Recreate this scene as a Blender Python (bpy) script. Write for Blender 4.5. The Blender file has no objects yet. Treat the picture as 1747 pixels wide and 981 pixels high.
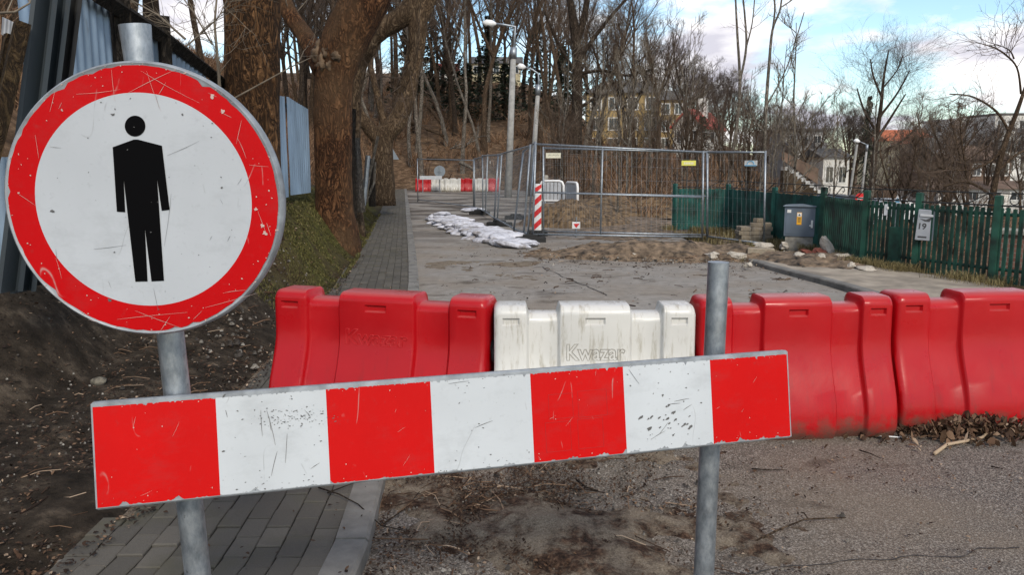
import bpy, math, random
import numpy as np
from mathutils import Vector, Matrix, noise as mnoise
sc = bpy.context.scene
COL = sc.collection
R = math.radians

# ------------------------------------------------------------------ camera
F, PW, PH, CAMH = 1371.0, 1747.0, 981.0, 1.55
PITCH = math.atan(210.5 / F)
cam_d = bpy.data.cameras.new('camera')
cam_d.sensor_width = 36.0
cam_d.lens = F / PW * 36.0
cam_d.clip_start = 0.05
cam_d.clip_end = 3000
cam = bpy.data.objects.new('camera', cam_d)
COL.objects.link(cam)
cam.location = (0, 0, CAMH)
cam.rotation_euler = (math.pi / 2 - PITCH, 0, 0)
sc.camera = cam

# ------------------------------------------------------------------ sky, sun, exposure
SUN_EL, SUN_DIR = R(37), Vector((0.26, -0.95, 0))
SUN_ROT = math.atan2(SUN_DIR.x, SUN_DIR.y)
world = bpy.data.worlds.new('World')
sc.world = world
world.use_nodes = True
wn, wl = world.node_tree.nodes, world.node_tree.links
wn.clear()
w_out = wn.new('ShaderNodeOutputWorld')
w_bg = wn.new('ShaderNodeBackground'); w_bg.inputs['Strength'].default_value = 0.075
w_sky = wn.new('ShaderNodeTexSky'); w_sky.sky_type = 'NISHITA'; w_sky.sun_disc = False
w_sky.sun_elevation = SUN_EL; w_sky.sun_rotation = SUN_ROT
w_sky.ozone_density = 1.6; w_sky.dust_density = 0.4; w_sky.air_density = 1.0
w_tc = wn.new('ShaderNodeTexCoord')
w_sep = wn.new('ShaderNodeSeparateXYZ'); wl.new(w_tc.outputs['Generated'], w_sep.inputs[0])
def wmath(op, a, b=None, clamp=False):
    n = wn.new('ShaderNodeMath'); n.operation = op; n.use_clamp = clamp
    for i, v in enumerate((a, b)):
        if v is None: continue
        if hasattr(v, 'node'): wl.new(v, n.inputs[i])
        else: n.inputs[i].default_value = v
    return n.outputs[0]
zz = wmath('ADD', wmath('MAXIMUM', w_sep.outputs['Z'], 0.0), 0.22)
cx = wmath('DIVIDE', w_sep.outputs['X'], zz); cy = wmath('DIVIDE', w_sep.outputs['Y'], zz)
w_cmb = wn.new('ShaderNodeCombineXYZ'); wl.new(cx, w_cmb.inputs[0]); wl.new(cy, w_cmb.inputs[1])
def wnoise(scale, detail, off, rough=0.55):
    mp = wn.new('ShaderNodeMapping'); mp.inputs['Location'].default_value = off
    wl.new(w_cmb.outputs[0], mp.inputs[0])
    n = wn.new('ShaderNodeTexNoise'); n.inputs['Scale'].default_value = scale
    n.inputs['Detail'].default_value = detail; n.inputs['Roughness'].default_value = rough
    wl.new(mp.outputs[0], n.inputs['Vector']); return n.outputs[0]
def wramp(fac, stops):
    r = wn.new('ShaderNodeValToRGB'); e = r.color_ramp.elements
    while len(e) < len(stops): e.new(0.5)
    for k, (p, c) in enumerate(stops): e[k].position = p; e[k].color = (*c, 1)
    wl.new(fac, r.inputs[0]); return r.outputs[0]
CL_OFF = (3.1, 1.7, 0.0)
c1 = wnoise(1.5, 9, CL_OFF)
c_mask = wramp(c1, [(0.455, (0, 0, 0)), (0.56, (1, 1, 1))])
c2 = wnoise(1.9, 6, (7.3, 2.2, 1.0))
c_col = wramp(c2, [(0.40, (5.6, 5.5, 6.2)), (0.56, (10.5, 10.2, 10.0))])
w_gain = wn.new('ShaderNodeMix'); w_gain.data_type = 'RGBA'; w_gain.blend_type = 'MULTIPLY'
w_gain.inputs[0].default_value = 1.0
wl.new(w_sky.outputs[0], w_gain.inputs[6]); w_gain.inputs[7].default_value = (1.30, 1.38, 1.36, 1)
w_mix = wn.new('ShaderNodeMix'); w_mix.data_type = 'RGBA'
wl.new(c_mask, w_mix.inputs[0]); wl.new(w_gain.outputs[2], w_mix.inputs[6]); wl.new(c_col, w_mix.inputs[7])
wl.new(w_mix.outputs[2], w_bg.inputs['Color']); wl.new(w_bg.outputs[0], w_out.inputs['Surface'])

sun_d = bpy.data.lights.new('sun', 'SUN'); sun_d.energy = 1.5; sun_d.angle = R(11); sun_d.color = (1.0, 0.90, 0.76)
sun = bpy.data.objects.new('sun', sun_d); COL.objects.link(sun)
sdir = SUN_DIR.normalized() * math.cos(SUN_EL) + Vector((0, 0, math.sin(SUN_EL)))
sun.rotation_euler = sdir.to_track_quat('Z', 'Y').to_euler(); sun.location = sdir * 60
vs = sc.view_settings
vs.view_transform = 'Standard'; vs.look = 'None'; vs.gamma = 1.0; vs.use_curve_mapping = False; vs.exposure = 0.86

# ------------------------------------------------------------------ pixel <-> place
CP, SP = math.cos(PITCH), math.sin(PITCH)
def ray(px, py):
    a, b = (px - PW / 2) / F, (PH / 2 - py) / F
    return Vector((a, CP + b * SP, -SP + b * CP))
def at(px, py, Y):
    d = ray(px, py); return Vector((0, 0, CAMH)) + d * (Y / d.y)
def atd(px, py, zc): return Vector((0, 0, CAMH)) + ray(px, py) * zc
def gnd(px, py, z=0.0):
    d = ray(px, py); return Vector((0, 0, CAMH)) + d * ((z - CAMH) / d.z)

# ------------------------------------------------------------------ mesh building
class MB:
    def __init__(s): s.v, s.f, s.var, s.mi = [], [], [], []
    def add(s, vs_, fs, var=None, mi=0):
        o = len(s.v); s.v.extend([tuple(p) for p in vs_])
        s.f.extend([tuple(i + o for i in f) for f in fs])
        s.var.extend([random.random() if var is None else var] * len(fs)); s.mi.extend([mi] * len(fs))
    def box(s, c, d, rz=0, var=None, m=None, mi=0):
        hx, hy, hz = d[0] / 2, d[1] / 2, d[2] / 2
        cs, sn = math.cos(rz), math.sin(rz); pts = []
        for z in (-hz, hz):
            for x, y in ((-hx, -hy), (hx, -hy), (hx, hy), (-hx, hy)):
                p = Vector((x, y, z))
                if m is not None: p = m @ p
                pts.append((c[0] + p.x * cs - p.y * sn, c[1] + p.x * sn + p.y * cs, c[2] + p.z))
        s.add(pts, [(3, 2, 1, 0), (4, 5, 6, 7), (0, 1, 5, 4), (1, 2, 6, 5), (2, 3, 7, 6), (3, 0, 4, 7)], var, mi)
    def cbox(s, c, d, ch, rz=0, var=None, mi=0, top_only=True):
        # box with a chamfered top edge
        hx, hy, hz = d[0] / 2, d[1] / 2, d[2] / 2
        cs, sn = math.cos(rz), math.sin(rz); pts = []
        rings = [(-hz, 0), (hz - ch, 0), (hz, ch)] if top_only else [(-hz, ch), (-hz + ch, 0), (hz - ch, 0), (hz, ch)]
        for z, i in rings:
            for x, y in ((-hx + i, -hy + i), (hx - i, -hy + i), (hx - i, hy - i), (-hx + i, hy - i)):
                pts.append((c[0] + x * cs - y * sn, c[1] + x * sn + y * cs, c[2] + z))
        n = len(rings); fs = [(3, 2, 1, 0), tuple(4 * (n - 1) + k for k in range(4))]
        for r in range(n - 1):
            for k in range(4): fs.append((4 * r + k, 4 * r + (k + 1) % 4, 4 * r + 4 + (k + 1) % 4, 4 * r + 4 + k))
        s.add(pts, fs, var, mi)
    def tube(s, pts, rad, sides=8, caps=True, var=None, mi=0, wob=None):
        pts = [Vector(p) for p in pts]; n = len(pts)
        if not hasattr(rad, '__len__'): rad = [rad] * n
        vv, ff = [], []
        t = (pts[1] - pts[0]).normalized()
        u = t.cross(Vector((0, 0, 1)) if abs(t.z) < .9 else Vector((1, 0, 0))).normalized()
        for i in range(n):
            if i == 0: t = pts[1] - pts[0]
            elif i == n - 1: t = pts[-1] - pts[-2]
            else: t = pts[i + 1] - pts[i - 1]
            if t.length < 1e-9: t = Vector((0, 0, 1))
            t.normalize(); u = u - t * u.dot(t)
            if u.length < 1e-6: u = t.orthogonal()
            u.normalize(); w = t.cross(u)
            for k in range(sides):
                a = 2 * math.pi * k / sides; r = rad[i]
                if wob: r *= wob(i, a, pts[i])
                vv.append(pts[i] + u * (r * math.cos(a)) + w * (r * math.sin(a)))
        for i in range(n - 1):
            for k in range(sides):
                k2 = (k + 1) % sides
                ff.append((i * sides + k, i * sides + k2, (i + 1) * sides + k2, (i + 1) * sides + k))
        if caps and sides > 2:
            ff.append(tuple(range(sides - 1, -1, -1))); ff.append(tuple((n - 1) * sides + k for k in range(sides)))
        s.add(vv, ff, var, mi)
    def lathe(s, prof, sides=32, c=(0, 0, 0), var=None):
        vv, ff = [], []
        for r, z in prof:
            for k in range(sides):
                a = 2 * math.pi * k / sides; vv.append((c[0] + r * math.cos(a), c[1] + r * math.sin(a), c[2] + z))
        for i in range(len(prof) - 1):
            for k in range(sides):
                k2 = (k + 1) % sides; ff.append((i * sides + k, i * sides + k2, (i + 1) * sides + k2, (i + 1) * sides + k))
        ff.append(tuple(range(sides - 1, -1, -1))); ff.append(tuple((len(prof) - 1) * sides + k for k in range(sides)))
        s.add(vv, ff, var)
    def mesh(s, name, mats, smooth=False):
        me = bpy.data.meshes.new(name); me.from_pydata(s.v, [], s.f)
        a = me.attributes.new('var', 'FLOAT', 'FACE'); a.data.foreach_set('value', np.array(s.var, dtype=np.float32))
        for m in (mats if isinstance(mats, (list, tuple)) else [mats]): me.materials.append(m)
        if any(s.mi): me.polygons.foreach_set('material_index', np.array(s.mi, dtype=np.int32))
        if smooth: me.polygons.foreach_set('use_smooth', np.ones(len(s.f), dtype=bool))
        me.update(); return me
    def build(s, name, mats, parent=None, smooth=False):
        return link(name, s.mesh(name, mats, smooth), parent)
def link(name, me, parent=None):
    o = bpy.data.objects.new(name, me); COL.objects.link(o)
    if parent is not None: o.parent = parent
    return o
def tag(o, label=None, cat=None, group=None, kind=None):
    if label: o['label'] = label
    if cat: o['category'] = cat
    if group: o['group'] = group
    if kind: o['kind'] = kind
    return o
def thing(name, label, cat, loc=(0, 0, 0), rz=0, group=None, mat=None):
    o = bpy.data.objects.new(name, None); COL.objects.link(o)
    o.empty_display_size = 0.1
    if mat is not None: o.matrix_world = mat
    else: o.location = loc; o.rotation_euler = (0, 0, rz)
    return tag(o, label, cat, group)
def dup(root, loc, rz, label=None, scale=None, kids=None):
    c = root.copy(); COL.objects.link(c); c.location = loc; c.rotation_euler = (0, 0, rz)
    if scale: c.scale = scale if hasattr(scale, '__len__') else (scale,) * 3
    if label: c['label'] = label
    for ch in list(root.children):
        k = ch.copy(); COL.objects.link(k); k.parent = c
        for g in list(ch.children):
            q = g.copy(); COL.objects.link(q); q.parent = k
    return c
def struct(name, me, parent=None): return tag(link(name, me, parent), kind='structure')
def ss(a, b, x):
    t = np.clip((np.asarray(x, dtype=float) - a) / (b - a), 0, 1); return t * t * (3 - 2 * t)

# ------------------------------------------------------------------ materials
class Mat:
    def __init__(s, name, rough=0.8, metal=0.0, spec=0.5):
        s.m = bpy.data.materials.new(name); s.m.use_nodes = True
        s.n, s.l = s.m.node_tree.nodes, s.m.node_tree.links
        s.b = s.n['Principled BSDF']
        s.b.inputs['Roughness'].default_value = rough; s.b.inputs['Metallic'].default_value = metal
        s.b.inputs['Specular IOR Level'].default_value = spec
        s.tc = s.n.new('ShaderNodeTexCoord'); s.obj = s.tc.outputs['Object']
        s.geo = s.n.new('ShaderNodeNewGeometry'); s.pos = s.geo.outputs['Position']
    def put(s, inp, v):
        if hasattr(v, 'node'): s.l.new(v, inp)
        elif isinstance(v, (tuple, list)) and len(v) == 3 and inp.type == 'RGBA': inp.default_value = (*v, 1)
        else: inp.default_value = v
    def mapv(s, vec, scale=(1, 1, 1), rot=(0, 0, 0), loc=(0, 0, 0)):
        n = s.n.new('ShaderNodeMapping'); s.l.new(vec, n.inputs[0])
        n.inputs['Scale'].default_value = scale; n.inputs['Rotation'].default_value = rot; n.inputs['Location'].default_value = loc
        return n.outputs[0]
    def noise(s, scale, detail=4, vec=None, rough=0.55, dist=0.0):
        n = s.n.new('ShaderNodeTexNoise'); s.l.new(s.obj if vec is None else vec, n.inputs['Vector'])
        n.inputs['Scale'].default_value = scale; n.inputs['Detail'].default_value = detail
        n.inputs['Roughness'].default_value = rough; n.inputs['Distortion'].default_value = dist
        return n.outputs[0]
    def vor(s, scale, vec=None, feature='F1', out=0, rnd=1.0):
        n = s.n.new('ShaderNodeTexVoronoi'); n.feature = feature
        s.l.new(s.obj if vec is None else vec, n.inputs['Vector'])
        n.inputs['Scale'].default_value = scale; n.inputs['Randomness'].default_value = rnd
        return n.outputs[out]
    def ramp(s, fac, stops, interp='LINEAR'):
        r = s.n.new('ShaderNodeValToRGB'); r.color_ramp.interpolation = interp; e = r.color_ramp.elements
        while len(e) < len(stops): e.new(0.5)
        for k, (p, c) in enumerate(stops):
            e[k].position = p; e[k].color = (*c, 1) if isinstance(c, (tuple, list)) else (c, c, c, 1)
        s.l.new(fac, r.inputs[0]); return r.outputs[0]
    def mix(s, fac, a, b, mode='MIX'):
        n = s.n.new('ShaderNodeMix'); n.data_type = 'RGBA'; n.blend_type = mode
        s.put(n.inputs[0], fac); s.put(n.inputs[6], a); s.put(n.inputs[7], b); return n.outputs[2]
    def math(s, op, a, b=None, clamp=False):
        n = s.n.new('ShaderNodeMath'); n.operation = op; n.use_clamp = clamp
        s.put(n.inputs[0], a)
        if b is not None: s.put(n.inputs[1], b)
        return n.outputs[0]
    def attr(s, name):
        n = s.n.new('ShaderNodeAttribute'); n.attribute_name = name; return n.outputs['Fac']
    def rnd(s):
        return s.n.new('ShaderNodeObjectInfo').outputs['Random']
    def xyz(s, vec=None):
        n = s.n.new('ShaderNodeSeparateXYZ'); s.l.new(s.obj if vec is None else vec, n.inputs[0]); return n.outputs
    def bump(s, h, strength=0.5, dist=0.01):
        n = s.n.new('ShaderNodeBump'); n.inputs['Strength'].default_value = strength; n.inputs['Distance'].default_value = dist
        s.l.new(h, n.inputs['Height'])
        prev = s.b.inputs['Normal'].links
        if prev: s.l.new(prev[0].from_socket, n.inputs['Normal'])
        s.l.new(n.outputs[0], s.b.inputs['Normal']); return s
    def col(s, c): s.put(s.b.inputs['Base Color'], c); return s
    def rough(s, r): s.put(s.b.inputs['Roughness'], r); return s

def m_simple(name, c, rough=0.7, metal=0, var=0.15, scale=8, bump=0.0):
    m = Mat(name, rough, metal)
    n = m.noise(scale, 5)
    lo = tuple(x * (1 - var * 2) for x in c); hi = tuple(min(1, x * (1 + var * 1.4)) for x in c)
    m.col(m.ramp(n, [(0.3, lo), (0.7, hi)]))
    if bump: m.bump(m.noise(scale * 6, 5), bump, 0.01)
    return m.m

def m_asphalt():
    m = Mat('asphalt', 0.85, spec=0.35)
    y = m.xyz(m.pos)[1]
    fine = m.noise(120, 4, m.pos, 0.8); sp = m.vor(150, m.pos)
    grit = m.ramp(fine, [(0.36, (0.018, 0.015, 0.012)), (0.50, (0.100, 0.086, 0.074)), (0.63, (0.34, 0.30, 0.255))])
    stones = m.ramp(m.vor(120, m.pos, out=1), [(0.80, 0.0), (0.90, 0.55)])
    grit = m.mix(stones, grit, (0.42, 0.39, 0.35))
    dusty = m.ramp(m.noise(7.0, 6, m.pos), [(0.32, (0.23, 0.215, 0.195)), (0.7, (0.36, 0.338, 0.308))])
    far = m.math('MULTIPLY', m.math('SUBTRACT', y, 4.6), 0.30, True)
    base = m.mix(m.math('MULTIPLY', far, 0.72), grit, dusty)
    big = m.noise(0.9, 5, m.pos)
    base = m.mix(m.ramp(big, [(0.42, 0.0), (0.62, 0.85)]), base, m.mix(0.5, base, (0.20, 0.155, 0.11)))
    # washed soil lying in long streaks across the far carriageway
    st = m.noise(1.0, 7, m.mapv(m.pos, (0.45, 0.75, 1)), 0.62, 0.6)
    dirt = m.math('MULTIPLY', m.ramp(st, [(0.46, 0.0), (0.55, 1.0)]), m.math('MULTIPLY', m.math('SUBTRACT', y, 13.0), 0.12, True))
    base = m.mix(m.math('MULTIPLY', dirt, 0.85), base, (0.052, 0.040, 0.031))
    st2 = m.noise(2.2, 8, m.mapv(m.pos, (0.6, 1.0, 1), loc=(5, 3, 0)), 0.65, 0.4)
    base = m.mix(m.math('MULTIPLY', m.ramp(st2, [(0.57, 0.0), (0.66, 1.0)]), 0.75), base, (0.062, 0.047, 0.034))
    wet = m.ramp(m.noise(0.8, 4, m.pos), [(0.52, 0.9), (0.7, 0.62)])
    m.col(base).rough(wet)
    m.bump(m.math('ADD', fine, m.math('MULTIPLY', sp, 0.8)), 0.55, 0.006); m.bump(m.noise(9, 4, m.pos), 0.3, 0.01)
    return m.m

def m_terrain():
    m = Mat('terrain', 0.95, spec=0.15)
    n1 = m.noise(5.5, 9, m.pos, 0.68); n2 = m.noise(42, 6, m.pos, 0.7); n3 = m.noise(0.7, 5, m.pos)
    soil = m.ramp(n1, [(0.33, (0.012, 0.009, 0.006)), (0.52, (0.038, 0.029, 0.021)), (0.70, (0.115, 0.090, 0.066))])
    moss = m.ramp(m.noise(9, 9, m.pos, 0.72), [(0.36, (0.022, 0.018, 0.008)), (0.5, (0.070, 0.068, 0.016)), (0.66, (0.145, 0.135, 0.032))])
    moss = m.mix(m.ramp(n3, [(0.40, 0.0), (0.60, 0.85)]), moss, (0.062, 0.042, 0.022))
    lit = m.ramp(m.noise(2.4, 10, m.pos, 0.75), [(0.34, (0.024, 0.015, 0.009)), (0.5, (0.105, 0.066, 0.039)), (0.66, (0.24, 0.160, 0.10))])
    dry = m.ramp(m.noise(11, 9, m.pos, 0.72), [(0.35, (0.030, 0.022, 0.012)), (0.52, (0.105, 0.080, 0.038)), (0.7, (0.21, 0.17, 0.085))])
    c = m.mix(m.attr('moss'), soil, moss); c = m.mix(m.attr('litter'), c, lit); c = m.mix(m.attr('dry'), c, dry)
    m.col(c); m.bump(n1, 0.9, 0.06); m.bump(n2, 0.8, 0.015)
    return m.m

def m_dirt(name, light=0.4):
    m = Mat(name, 0.95, spec=0.2)
    a = m.noise(4.2, 10, m.pos, 0.74); b = m.noise(34, 7, m.pos, 0.72); g = m.noise(140, 3, m.pos, 0.7)
    dark = m.ramp(b, [(0.36, (0.010, 0.006, 0.004)), (0.5, (0.046, 0.026, 0.017)), (0.66, (0.135, 0.084, 0.055))])
    sand = m.ramp(g, [(0.32, (0.105, 0.082, 0.060)), (0.68, (0.27, 0.225, 0.172))])
    lo = 0.62 - 0.4 * light
    c = m.mix(m.ramp(a, [(lo - .02, 0.0), (lo + 0.10, 1.0)]), dark, sand)
    m.col(c); m.bump(b, 0.9, 0.02); m.bump(g, 0.6, 0.005)
    return m.m

def m_paver():
    m = Mat('concrete_paver', 0.9, spec=0.25)
    v = m.attr('var')
    base = m.ramp(v, [(0.0, (0.125, 0.117, 0.103)), (0.5, (0.152, 0.142, 0.125)), (1.0, (0.185, 0.172, 0.150))])
    g = m.noise(170, 4, m.pos, 0.7)
    base = m.mix(0.55, base, m.ramp(g, [(0.3, (0.03, 0.028, 0.025)), (0.7, (0.19, 0.18, 0.165))]), 'OVERLAY')
    st = m.noise(2.6, 7, m.pos, 0.65)
    base = m.mix(m.ramp(st, [(0.5, 0.0), (0.68, 0.7)]), base, (0.075, 0.070, 0.045))
    m.col(base); m.bump(g, 0.5, 0.004); m.bump(m.noise(30, 5, m.pos), 0.3, 0.006)
    return m.m

def m_bark(name, dark, mid, light, sx=14, tint=None):
    m = Mat(name, 0.92, spec=0.2)
    w = m.mapv(m.obj, (sx, sx, sx * 0.34))
    nz = m.noise(1.5, 5, w, 0.6, 1.2)
    fur = m.math('MULTIPLY', m.math('ABSOLUTE', m.math('SUBTRACT', nz, 0.5)), 4.0, True)
    c = m.ramp(fur, [(0.04, dark), (0.24, mid), (0.75, light)])
    c = m.mix(m.ramp(m.noise(2.2, 5), [(0.35, 0.0), (0.7, 0.55)]), c, tuple(q * 0.45 for q in mid))
    if tint: c = m.mix(m.ramp(m.noise(0.9, 4), [(0.42, 0.0), (0.62, 0.7)]), c, tint, 'MIX')
    m.col(c); m.bump(fur, 1.0, 0.05); m.bump(m.noise(60, 4), 0.4, 0.006)
    return m.m

def m_paint(name, c, under, axis_half=None, chips=0.62, gloss=0.38):
    # sheeting on metal: chipped towards the board's long edges, with fine scratches
    m = Mat(name, gloss, spec=0.10)
    n = m.noise(26, 7, rough=0.68)
    if axis_half:
        z = m.math('ABSOLUTE', m.xyz()[2])
        e = m.math('MULTIPLY', m.math('SUBTRACT', z, axis_half * 0.80), 1.0 / (axis_half * 0.20), True)
        th = m.math('ADD', m.math('MULTIPLY', m.math('POWER', e, 2.5), 0.24), n)
    else:
        th = n
    k = m.ramp(th, [(chips + 0.065, 0.0), (chips + 0.085, 1.0)])
    tone = m.ramp(m.noise(3.0, 5), [(0.3, tuple(x * 0.86 for x in c)), (0.7, c)])
    hair = m.math('ABSOLUTE', m.math('SUBTRACT', m.noise(6, 2, m.mapv(m.obj, (1, 1, 0.35), (0, 0.5, 0))), 0.5))
    hk = m.math('MULTIPLY', m.ramp(hair, [(0.0018, 1.0), (0.004, 0.0)]), m.ramp(m.noise(9, 3), [(0.56, 0.0), (0.64, 0.6)]))
    tone = m.mix(hk, tone, under)
    gr = m.math('MAXIMUM', m.ramp(m.noise(48, 6, rough=0.7), [(0.58, 0.0), (0.74, 0.40)]), m.ramp(m.noise(5, 8, m.mapv(m.obj, (1, 1, 1.8)), 0.72), [(0.52, 0.0), (0.72, 0.42)]))
    tone = m.mix(gr, tone, tuple(x * 0.55 + 0.03 for x in c))
    m.col(m.mix(k, tone, m.mix(m.noise(90, 3), (0.10, 0.105, 0.11), under)))
    m.rough(m.ramp(m.noise(11, 4), [(0.3, gloss), (0.7, gloss + 0.18)]))
    m.bump(k, 0.25, 0.0012)
    return m.m

def m_galv():
    m = Mat('galvanised_steel', 0.48, 0.85)
    sp = m.noise(45, 6, m.mapv(m.obj, (1, 1, 0.5)), 0.7)
    c = m.ramp(sp, [(0.32, (0.20, 0.23, 0.26)), (0.68, (0.42, 0.455, 0.49))])
    c = m.mix(m.ramp(m.noise(7, 7, m.mapv(m.obj, (1, 1, 0.25)), 0.7), [(0.55, 0.0), (0.72, 0.75)]), c, (0.12, 0.125, 0.13))
    c = m.mix(m.ramp(m.noise(40, 5, rough=0.7), [(0.64, 0.0), (0.70, 0.6)]), c, (0.07, 0.07, 0.068))
    m.col(c).rough(m.ramp(m.noise(12, 4), [(0.3, 0.38), (0.7, 0.62)])); m.bump(m.noise(25, 4), 0.15, 0.003)
    return m.m

def m_plastic(name, c, dirty, amount):
    m = Mat(name, 0.33, spec=0.35)
    tone = m.ramp(m.noise(2.5, 4), [(0.3, tuple(x * 0.88 for x in c)), (0.7, c)])
    z = m.xyz()[2]
    low = m.math('SUBTRACT', 1.0, m.math('MULTIPLY', z, 1.9), True)
    streak = m.noise(9, 8, m.mapv(m.obj, (2.6, 1, 0.4)), 0.72)
    k = m.ramp(m.math('ADD', streak, m.math('MULTIPLY', low, 0.16)), [(0.64 - .14 * amount, 0.0), (0.80 - .1 * amount, amount)])
    tone = m.mix(k, tone, dirty)
    sc_ = m.ramp(m.noise(36, 7, m.mapv(m.obj, (1, 1, 2.0)), 0.75), [(0.66, 0.0), (0.72, 0.75)])
    tone = m.mix(m.math('MULTIPLY', sc_, m.ramp(m.noise(4, 3), [(0.45, 0.0), (0.6, amount)])), tone, tuple(x * 0.4 for x in dirty))
    dust = m.math('MULTIPLY', m.math('SUBTRACT', m.xyz(m.geo.outputs['Normal'])[2], 0.6), 0.5, True)
    tone = m.mix(dust, tone, (0.42, 0.36, 0.34))
    mud = m.math('ADD', m.math('MULTIPLY', m.noise(11, 8, rough=0.72), 0.34), m.math('MULTIPLY', z, 1.0))
    tone = m.mix(m.ramp(mud, [(0.19, 0.85), (0.30, 0.0)]), tone, (0.085, 0.065, 0.048))
    m.col(tone).rough(m.ramp(m.noise(6, 6), [(0.3, 0.24), (0.7, 0.42)]))
    m.bump(m.noise(60, 5), 0.10, 0.003); m.bump(m.noise(5, 3), 0.12, 0.02)
    return m.m

def m_leaf():
    m = Mat('dead_leaf', 0.85, spec=0.2)
    m.col(m.ramp(m.attr('var'), [(0.0, (0.018, 0.011, 0.008)), (0.45, (0.062, 0.034, 0.020)), (0.8, (0.17, 0.105, 0.064)), (1.0, (0.38, 0.29, 0.21))]))
    return m.m
def m_var(name, stops, rough=0.8):
    m = Mat(name, rough, spec=0.3); v = m.attr('var')
    c = m.ramp(v, stops); c = m.mix(0.5, c, m.ramp(m.noise(30, 5), [(0.3, 0.3), (0.7, 0.7)]), 'OVERLAY')
    m.col(c); m.bump(m.noise(40, 5), 0.4, 0.006); return m.m
def m_flat(name, c, rough=0.6, metal=0.0):
    m = Mat(name, rough, metal); m.col(c); return m.m
def m_sheet(name, c):
    m = Mat(name, 0.5, 0.25)
    t = m.ramp(m.noise(2.2, 7, m.mapv(m.obj, (1, 1, 0.35))), [(0.32, tuple(x * 0.55 for x in c)), (0.66, c)])
    t = m.mix(m.ramp(m.noise(10, 7, m.mapv(m.obj, (1.5, 1.5, 0.3)), 0.7), [(0.60, 0.0), (0.72, 0.6)]), t, (0.05, 0.045, 0.04))
    m.col(t); return m.m
def m_glass():
    m = Mat('window_glass', 0.08, spec=0.8); m.col((0.03, 0.04, 0.05)); return m.m

X = {}
X['asphalt'] = m_asphalt(); X['terrain'] = m_terrain(); X['paver'] = m_paver()
X['dirt'] = m_dirt('gutter_dirt', 0.40); X['dirt2'] = m_dirt('mound_dirt', 0.62)
X['mound'] = m_simple('brown_soil_ridge', (0.150, 0.108, 0.072), 0.95, 0, 0.5, 7, 1.0)
X['earth'] = m_var('brown_earth', [(0, (0.045, 0.030, 0.017)), (1, (0.17, 0.115, 0.064))])
X['kerb'] = m_simple('kerb_concrete', (0.165, 0.158, 0.145), 0.9, 0, 0.22, 5, 0.5)
X['sandy'] = m_simple('sandy_concrete', (0.29, 0.25, 0.20), 0.95, 0, 0.22, 3, 0.5)
X['galv'] = m_galv()
GREY = (0.20, 0.205, 0.21)
X['sign_red'] = m_paint('red_sheeting', (0.47, 0.003, 0.005), (0.42, 0.36, 0.34), None, 0.70, 0.33)
X['sign_white'] = m_paint('white_sheeting', (0.445, 0.475, 0.51), GREY, None, 0.72, 0.35)
X['board_red'] = m_paint('red_stripe_sheeting', (0.52, 0.004, 0.004), (0.36, 0.30, 0.28), 0.125, 0.66, 0.36)
X['board_white'] = m_paint('white_stripe_sheeting', (0.505, 0.54, 0.57), GREY, 0.125, 0.65, 0.38)
X['rim'] = m_simple('grey_aluminium', (0.27, 0.295, 0.32), 0.55, 0.3, 0.2, 20)
_b = Mat('black_sheeting', 0.6, spec=0.03); _b.col((0.003, 0.003, 0.0035)); X['black'] = _b.m
X['scr_light'] = m_flat('pale_scratch', (0.46, 0.34, 0.31)); X['scr_dark'] = m_flat('dark_scratch', (0.085, 0.085, 0.085))
X['p_red'] = m_plastic('red_plastic', (0.40, 0.002, 0.006), (0.12, 0.02, 0.018), 0.28)
X['p_white'] = m_plastic('white_plastic', (0.60, 0.60, 0.575), (0.24, 0.21, 0.14), 0.9)
X['emb_white'] = m_flat('embossed_outline_grey', (0.30, 0.29, 0.26)); X['emb_red'] = m_flat('embossed_outline_red', (0.42, 0.003, 0.006), 0.5)
X['emb_board'] = m_flat('pressed_line_red', (0.30, 0.003, 0.003), 0.6)
X['bark1'] = m_bark('brown_furrowed_bark', (0.012, 0.007, 0.004), (0.095, 0.047, 0.020), (0.27, 0.145, 0.066), 9)
X['bark2'] = m_bark('reddish_furrowed_bark', (0.014, 0.006, 0.003), (0.115, 0.050, 0.022), (0.27, 0.135, 0.064), 8, (0.125, 0.075, 0.040))  # lighter ridge tone paints in the light falling on the bark ridges
X['bark3'] = m_bark('smooth_brown_bark', (0.035, 0.022, 0.013), (0.135, 0.090, 0.054), (0.25, 0.18, 0.115), 7)
X['burl'] = m_simple('pale_burl_bark', (0.15, 0.10, 0.06), 0.95, 0, 0.45, 5, 1.0)
X['treebark'] = m_bark('grey_brown_bark', (0.030, 0.019, 0.012), (0.10, 0.068, 0.044), (0.19, 0.135, 0.092), 6)
X['darkbark'] = m_bark('dark_bark', (0.016, 0.011, 0.008), (0.050, 0.036, 0.026), (0.105, 0.078, 0.056), 6)
X['palebark'] = m_bark('pale_bark', (0.06, 0.05, 0.04), (0.20, 0.175, 0.145), (0.34, 0.31, 0.27), 5)
X['twig'] = m_simple('bare_twig', (0.090, 0.062, 0.044), 0.9, 0, 0.2)
X['twig_dk'] = m_simple('dark_twig', (0.060, 0.044, 0.034), 0.9, 0, 0.2)
X['twig_lt'] = m_simple('pale_twig', (0.14, 0.115, 0.085), 0.9, 0, 0.2)
X['scrub'] = m_var('brown_scrub', [(0, (0.040, 0.022, 0.012)), (0.6, (0.135, 0.074, 0.040)), (1, (0.26, 0.165, 0.10))])
X['needle'] = m_var('dark_needles', [(0, (0.006, 0.010, 0.006)), (1, (0.022, 0.032, 0.016))])
X['leaf'] = m_leaf()
X['grass'] = m_var('mossy_grass', [(0, (0.030, 0.026, 0.009)), (0.5, (0.074, 0.074, 0.018)), (1, (0.17, 0.145, 0.055))])
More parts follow.
